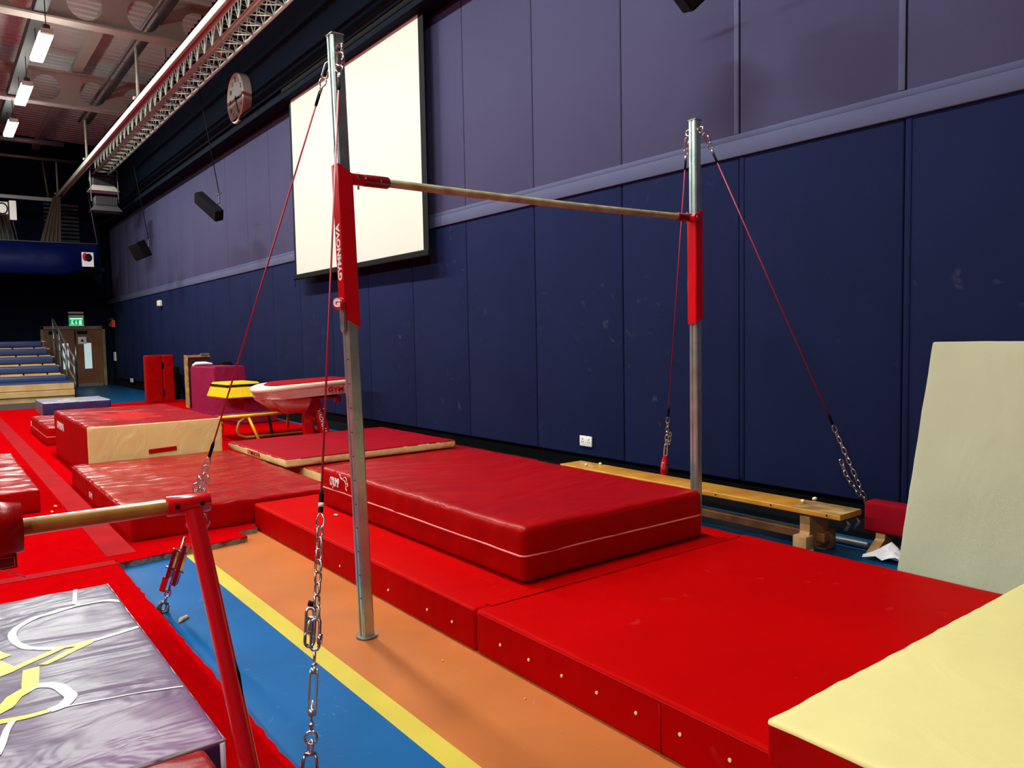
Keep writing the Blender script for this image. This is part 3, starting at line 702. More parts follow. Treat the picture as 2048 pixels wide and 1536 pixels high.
# crash mat
t = soft_mat('crash_mat', 'thick red crash mat with pale piping lying on the low red mat', 'mat', 2.975, 5.45, -3.68, -2.30, .205, .492, red_crash, red_side, r=.035, amp=.007, sc=(.7, 1.3, 1), seed=4, sag=.015, edge=.005, cell=.04, rotz=0)
hx, hy = (5.45-2.975)/2, (3.68-2.30)/2; rr = .035; lp = []
for (sx, sy, a0) in ((1, 1, 0), (-1, 1, PI/2), (-1, -1, PI), (1, -1, 1.5*PI)):
    for k in range(5):
        a = a0+k/4*PI/2; lp.append((sx*(hx-rr)+(rr+.001)*math.cos(a), sy*(hy-rr)+(rr+.001)*math.sin(a), .142))
lq = []
for a, b_ in zip(lp, lp[1:]+lp[:1]):
    a = Vector(a); b_ = Vector(b_); n = max(1, int((b_-a).length/.05))
    for k in range(n):
        p = a.lerp(b_, k/n); p.z += .004*noise.noise(Vector((p.x*3, p.y*3, 5))); lq.append(p)
bm = B(); tube(bm, lq, .0055, 6, closed=True); fin('piping', bm, mat('worn_pink_piping', rgb(226, 130, 126), .6), t)
lm = basis((-hx+2.02, hy+.004, .225), (-1, 0, 0), (0, 0, 1))
add_text('logo_lettering', "O'JUMP", .088, white_paint, basis((5.185-4.2125, hy+.009, .205), (-1, 0, 0), (0, 0, 1)), t, .0008, sx=.56, bold=.002)
# line-drawn leaping animal beside the lettering
kang = [(.02, .10), (.03, .075), (.045, .06), (.06, .055), (.075, .062), (.09, .078), (.10, .082), (.115, .075), (.122, .055), (.124, .035), (.126, .012), (.132, .022), (.135, .006), (.142, .002), (.138, -.008), (.124, -.012), (.118, -.022), (.112, -.032), (.116, -.05), (.126, -.062), (.112, -.056), (.104, -.038), (.108, -.02), (.110, 0), (.106, .02), (.096, .036), (.084, .045), (.07, .044), (.05, .048), (.035, .06)]
bm = B(); tube(bm, [(5.115-4.2125-(x_)*1.15, hy+.011, .215+z_*.66) for x_, z_ in kang], .002, 5); fin('logo_outline', bm, white_paint, t)

# wide mat left of the bar on the carpet
t = soft_mat('landing_mat', 'wide wrinkled red mat with the tan-fronted block standing behind it', 'mat', 5.885, 8.745, -2.62, -1.07, .042, .235, red_wrinkle, red_side, r=.022, amp=.012, sc=(.5, 1.6, 1), seed=6, sag=.0, edge=.010, cell=.04)
bm = B(); tube(bm, [(-(8.76-5.885)/2+.02, (2.62-1.07)/2+.002, .185), ((8.76-5.885)/2-.02, (2.62-1.07)/2+.002, .185)], .004, 6); fin('piping', bm, red_side, t)
add_text('logo_lettering', 'GYM', .07, white_paint, basis((7.55-7.3225, .775+.012, .08), (-1, 0, 0), (0, 0, 1)), t, .0008, sx=1.1, bold=.001)
# tan fronted block
x0, x1, y0, y1 = 8.79, 11.35, -2.56, -1.23
t = soft_mat('foam_block', 'large red foam block with a tan front face behind the wide mat', 'foam block', x0, x1, y0, y1, .042, .60, red_wrinkle, red_side, r=.025, amp=.010, sc=(.8, 1.2, 1), seed=8, sag=.02, edge=.004, cell=.05)
bm = B(); rounded(bm, (.02, y1-y0-.005, .545), .009, .05, fn=wrinkle(.006, (1, 2, 2), 3)); o = fin('front_panel', bm, cream_side, t); o.location = (-(x1-x0)/2-.008, 0, .008)
bm = B(); bbox(bm, -.006, .006, -.14, .14, -.022, .022, r=.004, M=Matrix.Rotation(math.radians(-2), 4, 'X')); o = fin('carry_handle', bm, red_side, t); o.location = (-(x1-x0)/2-.024, -.04, .26)
add_text('logo_lettering', 'GYMNOVA', .12, white_paint, basis((.65, (y1-y0)/2+.009, .41), (-1, 0, 0), (0, 0, 1)), t, .0008, sx=1.0, bold=.004)
# small crash mat beyond
t = soft_mat('crash_mat', 'smaller red crash mat with pale piping beyond the tan-fronted block', 'mat', 12.35, 14.5, -2.6, -1.24, .042, .30, red_wrinkle, red_side, r=.03, amp=.012, sc=(.6, 1.5, 1), seed=9, edge=.008, cell=.06)
bm = B(); hx, hy = (14.5-12.35)/2+.001, (2.6-1.24)/2+.001; tube(bm, [(hx, hy, .12), (-hx, hy, .12), (-hx, -hy, .12), (hx, -hy, .12)], .007, 6, closed=True); fin('piping', bm, MATS['worn_pink_piping'], t)
bm = B(); bbox(bm, -.04, .04, -.001, .002, -.05, .03, r=.001, seg=1); o = fin('white_tag', bm, white_paint, t); o.location = (.85, hy+.008, .17)
# lilac topped square mat
t = soft_mat('foam_block', 'square lilac-topped navy block farthest along the red carpet', 'foam block', 17.55, 18.85, -2.92, -1.72, .042, .30, mat('pale_lilac_vinyl', rgb(170, 164, 182), .3, var=.12, wr=(2, .6, (1, 1, 1))), navy_vinyl, r=.025, amp=.008, seed=10, edge=.004, cell=.06)
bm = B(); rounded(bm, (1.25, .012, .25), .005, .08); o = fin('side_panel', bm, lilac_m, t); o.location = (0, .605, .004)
for k, (a, b_) in enumerate((((-.5, .3), (-.2, .1)), ((-.3, -.1), (.1, .2)), ((-.55, .05), (-.4, .25)), ((.1, -.3), (.4, -.1)))):
    bm = B(); M = basis(((a[0]+b_[0])/2, (a[1]+b_[1])/2, .266), (b_[0]-a[0], b_[1]-a[1], 0), (-(b_[1]-a[1]), b_[0]-a[0], 0)); box(bm, -.2, .2, -.02, .02, 0, .003, M=M); fin('printed_stroke', bm, (white_paint, yellow_v)[k % 2], t)
# left red mat
t = soft_mat('landing_mat', 'wrinkled red mat lying on the carpet behind the rail pad', 'mat', 7.50, 10.25, -.68, 1.35, .042, .235, red_wrinkle, red_side, r=.022, amp=.012, sc=(.5, 1.6, 1), seed=12, edge=.009, cell=.05)
# thin tan edged mat and the mat below it
t = soft_mat('landing_mat', 'short mat with tan edge half hidden behind the crash mat', 'mat', 5.93, 8.3, -4.80, -2.86, .042, .205, red_wrinkle, cream_side, r=.02, amp=.006, seed=14, edge=.006, cell=.06)
t = soft_mat('thin_mat', 'thin dark red mat with tan edge lying in front of the vaulting table', 'mat', 7.17, 8.92, -4.62, -2.67, .215, .300, mat('dark_red_vinyl', (0.30, .002, .010, 1), .5, spec=.06, var=.12, vscale=2, wr=(2, .5, (.5, 1.4, 1))), cream_side, r=.022, amp=.006, sc=(.8, .8, 1), seed=15, edge=.006, cell=.045)
add_text('logo_lettering', 'GYMNOVA', .06, red_side, basis((8.06-8.045, .975+.006, .045), (-1, 0, 0), (0, 0, 1)), t, .0008, sx=1.3, bold=.002)

# near left lilac mat
LX0, LX1, LY0, LY1, LZ0, LZ1 = 2.235, 4.07, -.625, 1.4, .047, .300
def ltop(x, y):
    q = Vector((x*1.5, y*.8, 0)); return .012*noise.noise(q*2.2)*min(1, (x-LX0)/.1, (LX1-x)/.1, (y-LY0)/.1) + .004*(1-abs(noise.noise(q*6)))**3
t = thing('foam_mat', 'thick lilac mat printed with white and yellow arcs', 'mat', ((LX0+LX1)/2, (LY0+LY1)/2, LZ0))
cx, cy = (LX0+LX1)/2, (LY0+LY1)/2
def lf(p, n):
    d = ltop(p.x+cx, p.y+cy) if n.z > .4 else (0 if n.z < -.3 else .003*noise.noise(Vector((p.x*12, p.y*12, p.z*4))))
    return p+n*d
bm = B(); rounded(bm, (LX1-LX0, LY1-LY0, LZ1-LZ0), .014, .028, fn=lf)
bm.normal_update()
for f in bm.faces:
    c_ = f.calc_center_median(); f.material_index = 1 if (c_.z < LZ1-LZ0-.016 and abs(f.normal.x) > .5) else 0
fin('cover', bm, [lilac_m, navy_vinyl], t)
bm = B(); tube(bm, [(-(LX1-LX0)/2, -(LY1-LY0)/2+.01, .0), (-(LX1-LX0)/2, -(LY1-LY0)/2+.01, LZ1-LZ0-.01)], .008, 6); tube(bm, [(-(LX1-LX0)/2+.004, -(LY1-LY0)/2, LZ1-LZ0-.006), (-(LX1-LX0)/2+.004, (LY1-LY0)/2, LZ1-LZ0-.006)], .005, 6)
tube(bm, [(-(LX1-LX0)/2, -(LY1-LY0)/2+.004, LZ1-LZ0-.006), ((LX1-LX0)/2, -(LY1-LY0)/2+.004, LZ1-LZ0-.006)], .005, 6)
fin('piping', bm, mat('pale_lilac_piping', rgb(190, 170, 186), .5), t)
def ribbon(pts, w, m):
    """printed band following the mat's top"""
    P = []
    for (a, b_) in zip(pts, pts[1:]):
        a = Vector(a); b_ = Vector(b_); n = max(1, int((b_-a).length/.03))
        for k in range(n): P.append(a.lerp(b_, k/n))
    P.append(Vector(pts[-1])); bm = B(); L = []
    for i, p in enumerate(P):
        d = (P[min(i+1, len(P)-1)]-P[max(i-1, 0)]).normalized(); nn = Vector((-d.y, d.x)); row = []
        ww = w[0]+(w[1]-w[0])*i/(len(P)-1) if isinstance(w, tuple) else w
        for s in (-1, -.33, .33, 1):
            q = p+nn*ww/2*s
            q.x = min(max(q.x, LX0+.012), LX1-.012); q.y = max(q.y, LY0+.012)
            row.append(bm.verts.new((q.x-cx, q.y-cy, LZ1-LZ0+ltop(q.x, q.y)+.0022)))
        L.append(row)
    for a, b_ in zip(L, L[1:]):
        for k in range(3): bm.faces.new((a[k], a[k+1], b_[k+1], b_[k]))
    bmesh.ops.recalc_face_normals(bm, faces=bm.faces)
    return fin('printed_band', bm, m, t, smooth=True)
print_w = mat('print_white', rgb(240, 238, 225), .4, spec=.2); print_y = mat('print_yellow', rgb(222, 216, 100), .4, spec=.2)
def smooth_pts(pts, n=6):
    out = []
    for i in range(len(pts)-1):
        p0, p1, p2, p3 = pts[max(i-1, 0)], pts[i], pts[i+1], pts[min(i+2, len(pts)-1)]
        for k in range(n):
            u = k/n; out.append(tuple(0.5*((2*b2)+(-a2+c2)*u+(2*a2-5*b2+4*c2-d2)*u*u+(-a2+3*b2-3*c2+d2)*u**3) for a2, b2, c2, d2 in zip(p0, p1, p2, p3)))
    out.append(pts[-1]); return out
ribbon(smooth_pts([(3.714, -0.632), (3.771, -0.574), (3.783, -0.509), (3.784, -0.454), (3.76, -0.349), (3.721, -0.269), (3.643, -0.218), (3.562, -0.2), (3.464, -0.209), (3.387, -0.249), (3.331, -0.326)]), 0.028, print_w)
ribbon(smooth_pts([(3.331, -0.326), (3.312, -0.381), (3.318, -0.444)]), 0.028, print_y)
ribbon([(3.318, -0.444), (3.343, -0.627)], 0.022, print_w)
ribbon([(4.082, -0.488), (3.832, -0.452), (3.8, -0.467)], 0.016, print_w)
ribbon([(3.325, -0.344), (3.256, -0.246), (3.193, -0.167), (3.163, -0.111)], 0.035, print_y)
ribbon([(3.312, -0.433), (3.24, -0.343), (3.167, -0.263)], 0.035, print_y)
ribbon([(3.162, -0.228), (3.073, -0.219), (2.96, -0.207), (2.922, -0.159), (2.858, -0.132), (2.831, -0.093)], 0.05, print_y)
ribbon(smooth_pts([(2.96, -0.207), (2.958, -0.242), (2.92, -0.279), (2.842, -0.302), (2.801, -0.305), (2.749, -0.279), (2.735, -0.239)]), 0.038, print_w)
ribbon(smooth_pts([(2.735, -0.239), (2.738, -0.182), (2.758, -0.111), (2.767, -0.083)]), 0.028, print_y)
ribbon([(2.657, -0.622), (2.704, -0.454), (2.729, -0.296), (2.732, -0.257)], 0.008, print_w)
ribbon([(2.74, -0.142), (2.685, -0.124), (2.606, -0.108), (2.534, -0.09)], 0.02, print_w)
ribbon([(3.437, -0.117), (3.369, -0.148), (3.345, -0.164)], 0.05, print_y)
ribbon([(3.321, -0.12), (3.264, -0.142), (3.197, -0.167)], 0.05, print_y)

# red mat corner at the very bottom
t = thing('foam_block', 'red-topped block with tan edge in front of the printed lilac mat', 'foam block', (1.555, .02, .048))
bm = B(); rounded(bm, (1.16, 1.12, .30), .02, .05, fn=wrinkle(.003, seed=3)); 
for f in bm.faces:
    if f.calc_center_median().z < .28: f.material_index = 1
fin('cover', bm, [red_crash, cream_side], t)

# cream topped mat at bottom right, lying on the near landing mat
CXA, CXB = -.70, 1.27
t = thing('foam_mat', 'cream-topped mat with red side lying across the near landing mat', 'mat', ((CXA+CXB)/2, -2.9, .213))
bm = B(); rounded(bm, (CXB-CXA, 2.10, .13), .014, .04, fn=wrinkle(.005, (1, 1, 1), 21, edge=.004))
for f in bm.faces:
    if f.calc_center_median().z < .112: f.material_index = 1
fin('cover', bm, [cream_cloth, red_side], t)

# leaning mat
t = thing('leaning_mat', 'tall pale cream mat leaning against the navy wall', 'mat', (1.2, -4.53, 0))
L_ = math.hypot(.42, 1.36); ang = math.atan2(.42, 1.36)
M = Matrix.Rotation(ang, 4, 'X')
bm = B(); rounded(bm, (2.04, .045, L_), .012, .06, fn=wrinkle(.006, (.8, 1, 1.2), 5, edge=.002), M=M @ Matrix.Translation((0, -.0225, 0)))
bm.normal_update(); nn = M.to_3x3() @ Vector((0, 1, 0))
for f in bm.faces: f.material_index = 0 if f.normal.dot(nn) > .2 else 1
fin('cover', bm, [cream_pale, red_side], t)

# ------------------------------------------------------------------ the high bar
hb = thing('high_bar', 'tall gymnastics high bar on two steel uprights with red sleeves', 'high bar', (3.355, -2.85, 0))
WX, WY = .062, .060
def upright(base, lean, outer, with_marks):
    """outer = +1 when the outside of the post faces +Y"""
    H = 2.835
    prof = []
    hx, hy, g, gd, c = WX/2, WY/2, .008, .006, .008
    P = [(-hx, -hy+c), (-hx+c, -hy), (-g, -hy), (-g, -hy+gd), (g, -hy+gd), (g, -hy), (hx-c, -hy), (hx, -hy+c), (hx, hy-c), (hx-c, hy), (g, hy), (g, hy-gd), (-g, hy-gd), (-g, hy), (-hx+c, hy), (-hx, hy-c)]
    def at(z): return Vector((base[0], base[1]+lean*z/H, z))
    org = Vector((3.355, -2.85, 0))
    bm = B(); rings = []
    for k in range(2):
        z = k*H+(.004 if k == 0 else 0); c0 = at(z)-org; rings.append([bm.verts.new((c0.x+x_, c0.y+y_, z)) for x_, y_ in P])
    n = len(P)
    for i in range(n): bm.faces.new((rings[0][i], rings[0][(i+1) % n], rings[1][(i+1) % n], rings[1][i]))
    bm.faces.new(rings[1]); bm.faces.new(list(reversed(rings[0])))
    u = fin('upright', bm, [zinc], hb)
    # foot collar
    bm = B(); c0 = at(0)-org; tube(bm, [(c0.x, c0.y, 0.0), (c0.x, c0.y, .012)], .052, 20); fin('foot_collar', bm, zinc_dull, u)
    # sleeve: open box cut on the slant, higher on the outside
    bm = B(); sx, sy = WX/2+.006, WY/2+.007; z0, z1 = 1.52, 2.235; sl = .022
    lo, hi = [], []
    for x_, y_ in ((-sx, -sy), (sx, -sy), (sx, sy), (-sx, sy)):
        k = (y_/sy)*outer*sl
        a = at(z0)-org; b_ = at(z1)-org
        lo.append(bm.verts.new((a.x+x_, a.y+y_, z0+k))); hi.append(bm.verts.new((b_.x+x_, b_.y+y_, z1+k)))
    for i in range(4): bm.faces.new((lo[i], lo[(i+1) % 4], hi[(i+1) % 4], hi[i]))
    bm.faces.new(hi); bm.faces.new(list(reversed(lo)))
    bmesh.ops.bevel(bm, geom=[e for e in bm.edges], offset=.004, segments=2, affect='EDGES')
    fin('sleeve', bm, red_paint, u, auto=40)
    # top cap
    bm = B(); a = at(H)-org; bbox(bm, a.x-WX/2-.002, a.x+WX/2+.002, a.y-WY/2-.002, a.y+WY/2+.002, H-.004, H+.006, r=.003); fin('end_cap', bm, zinc_dull, u)
    # eye bolts on the two faces the cables pull on
    for s in (-1, 1):
        bm = B(); a = at(2.765)-org; cxx = a.x+s*(WX/2+.020)
        tube(bm, [(cxx+s*.0+.020*math.cos(q)*s, a.y, 2.765+.020*math.sin(q)) for q in (2*PI*k/14 for k in range(14))], .006, 8, closed=True)
        tube(bm, [(a.x+s*WX/2, a.y, 2.765), (cxx-s*.014, a.y, 2.765)], .014, 12); fin('eye_bolt', bm, chrome, u)
    if with_marks:
        for k in range(12):
            z = .20+k*.115
            if z > 1.46: break
            a = at(z)-org; bm = B(); y_ = WY/2*outer
            box(bm, a.x-WX/2+.003, a.x-.014, a.y+min(y_, y_+outer*.0012), a.y+max(y_, y_+outer*.0012), z, z+.004); fin('height_mark', bm, black, u)
        # logo text reading upwards on the outside face of the sleeve
        a = at(1.85)-org
        add_text('lettering', 'GYMNOVA', .052, white_paint, basis((a.x-.002, a.y+WY/2+.0078, 1.85), (0, lean/H, 1), (1, 0, 0)) , u, .0006, sx=1.0, bold=.0022)
        # knob and its slotted plate
        a = at(1.58)-org; yy = a.y+WY/2+.010
        bm = B(); q = [(-.022, .0), (.022, .0)]
        pl = [(.021*math.cos(w), .021*math.sin(w)) for w in (PI*k/10 for k in range(11))]+[(.021*math.cos(w), -.085+.021*math.sin(w)) for w in (PI+PI*k/10 for k in range(11))]
        lo = [bm.verts.new((a.x-.012+x_, yy-.006, 1.585+z_)) for x_, z_ in pl]; hi = [bm.verts.new((a.x-.012+x_, yy+.005, 1.585+z_)) for x_, z_ in pl]
        bm.faces.new(lo); bm.faces.new(hi)
        for i in range(len(pl)): bm.faces.new((lo[i], lo[(i+1) % len(pl)], hi[(i+1) % len(pl)], hi[i]))
        fin('slotted_plate', bm, zinc_dull, u)
        bm = B(); ka = Vector((a.x-.012, yy, 1.612)); kd = Vector((-.45, .9, 0)).normalized()
        tube(bm, [ka, ka+kd*.010, ka+kd*.010, ka+kd*.036, ka+kd*.040], [.012, .012, .028, .028, .022], 24); fin('knob', bm, red_paint, u, auto=40)
        kx = Vector((0, 0, 1)).cross(kd)
        add_text('knob_letter', 'G', .044, white_paint, basis(ka+kd*.0405, kx, (0, 0, 1)), u, .0006, sx=1.15, bold=.003)
    return u, at
u1, at1 = upright((3.355, -1.623), .064, 1, True)
u2, at2 = upright((3.360, -4.09), 0, -1, False)
org = Vector((3.355, -2.85, 0))
za, zb2 = 2.195, 2.20
pa = at1(za)-org; pb = at2(zb2)-org
def along(d0): return Vector((pa.x+(pb.x-pa.x)*d0, pa.y+(pb.y-pa.y)*d0, za+(zb2-za)*d0))
Lb = (pb-pa).length
def dd(m): return m/Lb
bm = B(); rs = []; pts = []
for k in range(25):
    s = dd(.23)+(1-dd(.23)-dd(.16))*k/24; p = along(s); p.z -= .008*math.sin(PI*k/24); pts.append(p)
tube(bm, pts, .0205, 16); fin('rail', bm, bar_wood, hb, auto=40)
bm = B(); tube(bm, [along(dd(.105)), along(dd(.110)), along(dd(.232)), along(dd(.238))], [.024, .0285, .0285, .025], 16)
fs = fin('rail_socket', bm, red_dark_paint, hb, auto=40)
bm = B(); p = along(dd(.10)); bbox(bm, p.x-.012, p.x+.012, p.y-.062+.0, p.y+.062, p.z-.026, p.z+.026, r=.004); p = along(dd(.075)); fin('hinge_block', bm, red_paint, hb, auto=40)
bm = B(); p = along(dd(.08)); tube(bm, [p+Vector((-.0, 0, .034)), p+Vector((0, 0, -.045))], .005, 8); tube(bm, [p+Vector((-.02, 0, .01)), p+Vector((.02, 0, .01))], .009, 8); p = along(dd(.19)); tube(bm, [p+Vector((-.034, 0, 0)), p+Vector((.034, 0, 0))], .005, 8); fin('locking_pin', bm, chrome, hb)
bm = B(); tube(bm, [along(1-dd(.185)), along(1-dd(.18)), along(1-dd(.085))], [.022, .027, .027], 16); fin('rail_socket', bm, red_dark_paint, hb, auto=40)
bm = B(); p = along(1-dd(.065)); bbox(bm, p.x-.014, p.x+.014, p.y-.035, p.y+.045, p.z-.026, p.z+.026, r=.004); tube(bm, [p+Vector((-.05, -.02, 0)), p+Vector((.02, -.02, 0))], .022, 12); fin('hinge_block', bm, red_paint, hb, auto=40)
bm = B(); p = along(1-dd(.06)); tube(bm, [p+Vector((0, .02, .034)), p+Vector((0, .02, -.045))], .005, 8); tube(bm, [p+Vector((-.056, -.02, 0)), p+Vector((-.048, -.02, 0))], .010, 8); fin('locking_pin', bm, chrome, hb)

# ------------------------------------------------------------------ tension cables
link_me = None
def chain_mesh(L=.052, w=.034, r=.0048):
    bm = B(); n = 10; P = []; a = w/2-r; s = L/2-r-a*1.0
    for k in range(n+1): q = PI*k/n; P.append((a*math.cos(q), 0, s+a*math.sin(q)))
    for k in range(n+1): q = PI+PI*k/n; P.append((a*math.cos(q), 0, -s+a*math.sin(q)))
    tube(bm, P, r, 7, closed=True)
    me = bpy.data.meshes.new('chain_link'); bmesh.ops.recalc_face_normals(bm, faces=bm.faces); bm.to_mesh(me); bm.free(); me.materials.append(chrome)
    for p in me.polygons: p.use_smooth = True
    return me
LINK = chain_mesh()
def orient(d, roll):
    """rotation taking local z to d, rolled"""
    return Vector((0, 0, 1)).rotation_difference(Vector(d).normalized()).to_matrix().to_4x4() @ Matrix.Rotation(roll, 4, 'Z')
def place_links(root, path, pitch=.0395, roll0=0.0, start=0, name='chain_link'):
    """links along a polyline"""
    P = [Vector(p) for p in path]; seg = [(b_-a).length for a, b_ in zip(P, P[1:])]; tot = sum(seg); s = pitch/2; k = start
    while s < tot:
        q = s; i = 0
        while i < len(seg)-1 and q > seg[i]: q -= seg[i]; i += 1
        a, b_ = P[i], P[i+1]; p = a.lerp(b_, q/seg[i])
        o = bpy.data.objects.new(name, LINK); C.objects.link(o); o.parent = root
        o.matrix_local = Matrix.Translation(p) @ orient(b_-a, roll0+(k % 2)*PI/2+.15*math.sin(k*1.7))
        s += pitch; k += 1
def oval(bm, p, d, L, w, r, side):
    """long link centred at p along d, lying in the plane of d and side"""
    d = Vector(d).normalized(); s_ = Vector(side); s_ = (s_-d*s_.dot(d)).normalized(); a = w/2-r; h = L/2-a-r; P = []
    for k in range(9): q = PI*k/8; P.append(p+s_*a*math.cos(q)+d*(h+a*math.sin(q)))
    for k in range(9): q = PI+PI*k/8; P.append(p+s_*a*math.cos(q)+d*(-h+a*math.sin(q)))
    tube(bm, P, r, 8, closed=True)
CAMD = Vector((.78, -.6, 0))
def cable(label, top, anchor, s_cable_end, detail):
    top = Vector(top); anchor = Vector(anchor); d = (anchor-top).normalized(); L = (anchor-top).length
    t = thing('tension_cable', label, 'cable', anchor, 'red tension cables staying the high bar')
    o_ = anchor
    def P(s): return top+d*s-o_
    side = d.cross(Vector((d.y, -d.x, 0))).normalized() if False else Vector((-d.y, d.x, 0)).normalized()
    sd = d.cross(CAMD).normalized()
    bm = B(); oval(bm, P(.045), d, .085, .036, .0048, sd); tube(bm, [P(.045)+sd*.014-d*.018, P(.045)+sd*.014+d*.018], .0085, 8); fin('quick_link', bm, chrome, t)
    def thimble(s0, s1):
        bm = B(); m_ = (s1-s0); pts = [P(s1), P(s0+m_*.55)+sd*.014, P(s0+m_*.22)+sd*.014, P(s0), P(s0+m_*.22)-sd*.014, P(s0+m_*.55)-sd*.014]
        tube(bm, pts, .0042, 7, closed=True); fin('thimble', bm, chrome, t)
    thimble(.078, .130)
    ce = s_cable_end
    bm = B(); tube(bm, [P(.125), P(.155)], .0085, 10); fin('ferrule', bm, zinc, t)
    bm = B(); tube(bm, [P(.150), P(.205), P(.215)], [.0075, .0075, .0055], 10); fin('heat_shrink', bm, black, t)
    bm = B(); tube(bm, [P(.20), P(ce)], .0042, 8); fin('cable', bm, red_cable_m, t)
    bm = B(); tube(bm, [P(ce-.02), P(ce), P(ce+.065)], [.0055, .009, .009], 10); fin('heat_shrink', bm, black, t)
    if detail == 'turnbuckle':
        bm = B(); tube(bm, [P(ce+.03), P(ce+.045)], .0096, 10); fin('crimp_label', bm, white_paint, t)
    thimble(ce+.125, ce+.06)
    s = ce+.118
    if detail == 'turnbuckle':
        send = L-.525; place_links(t, [P(s), P(send)])
        # slack tail of chain doubled back beside the snap link
        q = P(send-.03); off = sd*.022
        place_links(t, [q-off, P(send+.10)-off*1.1], roll0=.6)
        bm = B(); oval(bm, P(send+.03)-off*.9, d, .14, .042, .0055, CAMD.cross(d)*.3+sd); fin('snap_hook', bm, chrome, t)
        bm = B(); tube(bm, [P(send-.05)-off*1.3, P(send-.045)-off*.2], [.011, .007], 8); fin('snap_latch', bm, black, t)
        bm = B(); tube(bm, [P(send+.0)-sd*.03, P(send+.0)+sd*.014], .006, 8); fin('cross_pin', bm, chrome, t)
        s2 = send+.055; bm = B(); oval(bm, P(s2), d, .115, .040, .006, sd); tube(bm, [P(s2)+sd*.0155-d*.0, P(s2)+sd*.0155+d*.032], .0095, 8); fin('quick_link', bm, chrome, t)
        s3 = s2+.045
        bm = B(); tube(bm, [P(s3), P(s3+.055)], .005, 8); tube(bm, [P(s3+.05), P(s3+.06)], .010, 6)
        b0, b1 = s3+.062, s3+.215
        fin('eye_screw', bm, chrome, t)
        bm = B()
        for sg in (-1, 1): tube(bm, [P(b0+.004)+sd*sg*.009, P(b0+.02)+sd*sg*.0125, P(b1-.02)+sd*sg*.0125, P(b1-.004)+sd*sg*.009], .0042, 8)
        tube(bm, [P(b0), P(b0+.022)], .0115, 10); tube(bm, [P(b1-.022), P(b1)], .0115, 10); fin('turnbuckle_body', bm, zinc, t)
        bm = B(); tube(bm, [P(b1-.05), P(b1+.045)], .005, 8); tube(bm, [P(b1+.022), P(b1+.032)], .010, 6)
        c0 = P(b1+.066); tube(bm, [c0+sd*.02*math.cos(q_)+d*.02*math.sin(q_) for q_ in (2*PI*k/16 for k in range(16))], .0045, 8, closed=True); fin('eye_screw', bm, chrome, t)
        place_links(t, [P(b1+.075), P(b1+.125)], start=1)
        bm = B(); q0 = P(b1+.115)
        a2 = [q0-sd*.014, q0-sd*.022+d*.015, q0-sd*.026+d*.07]; tube(bm, a2, .006, 6); tube(bm, [q0+sd*.014, q0+sd*.022+d*.015, q0+sd*.026+d*.07], .006, 6); tube(bm, [q0-sd*.02, q0+sd*.02], .007, 6)
        fin('floor_shackle', bm, chrome, t)
    elif detail == 'lever':
        send = ce+.46; place_links(t, [P(s), P(send)]); place_links(t, [P(s+.05)+sd*.022, P(send-.1)+sd*.026], roll0=.8); place_links(t, [P(s+.07)-sd*.02, P(send-.1)-sd*.02], roll0=1.2)
        # red over-centre lever tensioner
        lv = 2.55
        for sg, a_, b_ in ((1, 0, .24), (-1, .04, .21)):
            bm = B(); M = basis(P(lv+a_)+sd*sg*.022, d, sd); box(bm, 0, b_-a_, -.010, .010, -.018, .018, M=M); fin('lever_plate', bm, red_dark_paint, t)
        bm = B(); tube(bm, [P(lv-.04)-sd*.0, P(lv+.30)], .006, 8); tube(bm, [P(lv+.05)-sd*.04, P(lv+.05)+sd*.04], .006, 8); tube(bm, [P(lv+.16)-sd*.05, P(lv+.16)+sd*.05], .006, 8); fin('tension_rod', bm, chrome, t)
        bm = B(); M = basis(P(lv+.255)+sd*-.034, d, sd); bbox(bm, -.04, .05, -.016, .016, -.006, .006, r=.005, M=M); fin('lever_handle', bm, red_paint, t)
        place_links(t, [P(lv+.28), P(L-.03)], pitch=.042)
        bm = B(); tube(bm, [P(L-.06)-sd*.02, P(L-.02)-sd*.028, P(L), P(L-.02)+sd*.028, P(L-.06)+sd*.02], .008, 8); tube(bm, [P(L-.06)-sd*.02, P(L-.06)+sd*.02], .008, 8); fin('floor_shackle', bm, zinc_dull, t)
    elif detail == 'far_red':
        send = ce+.34; place_links(t, [P(s), P(send)]); 
        place_links(t, [P(s+.09)+sd*.03, P(send-.02)+sd*.02], roll0=.7)
        bm = B(); oval(bm, P(send+.035), d, .12, .036, .0055, sd); fin('quick_link', bm, chrome, t)
        bm = B(); q0 = send+.085; tube(bm, [P(q0), P(q0+.03), P(q0+.10), P(q0+.24)], [.012, .026, .034, .030], 8); fin('tension_lever', bm, red_paint, t, auto=30)
        bm = B(); tube(bm, [P(q0+.06)-sd*.03-CAMD*.03, P(q0+.09)+sd*.02-CAMD*.03], .006, 6); tube(bm, [P(q0+.2), P(L)], .007, 6); fin('tension_rod', bm, chrome, t)
    else:
        send = ce+.62; place_links(t, [P(s), P(send)])
        place_links(t, [P(ce+.30)-sd*.045, P(ce+.42)-sd*.052, P(send-.03)-sd*.02], roll0=.5)
        bm = B(); oval(bm, P(send+.05), d, .13, .040, .006, sd); tube(bm, [P(send+.05)-sd*.016, P(send+.05)-sd*.016+d*.032], .010, 8); fin('quick_link', bm, chrome, t)
        bm = B(); tube(bm, [P(send+.10), P(L)], .006, 8); fin('tension_rod', bm, chrome, t)
    return t
e1 = at1(2.745); e2 = at2(2.745)
cable('red cable with turnbuckle and long bright chain nearest the camera', (e1.x-.068, e1.y+.010, 2.745), (2.335, -.908, 0), 2.02, 'turnbuckle')
cable('red cable with red lever tensioner running down behind the low bar leg', (e1.x+.072, e1.y, 2.745), (4.37, -.92, 0), 1.98, 'lever')
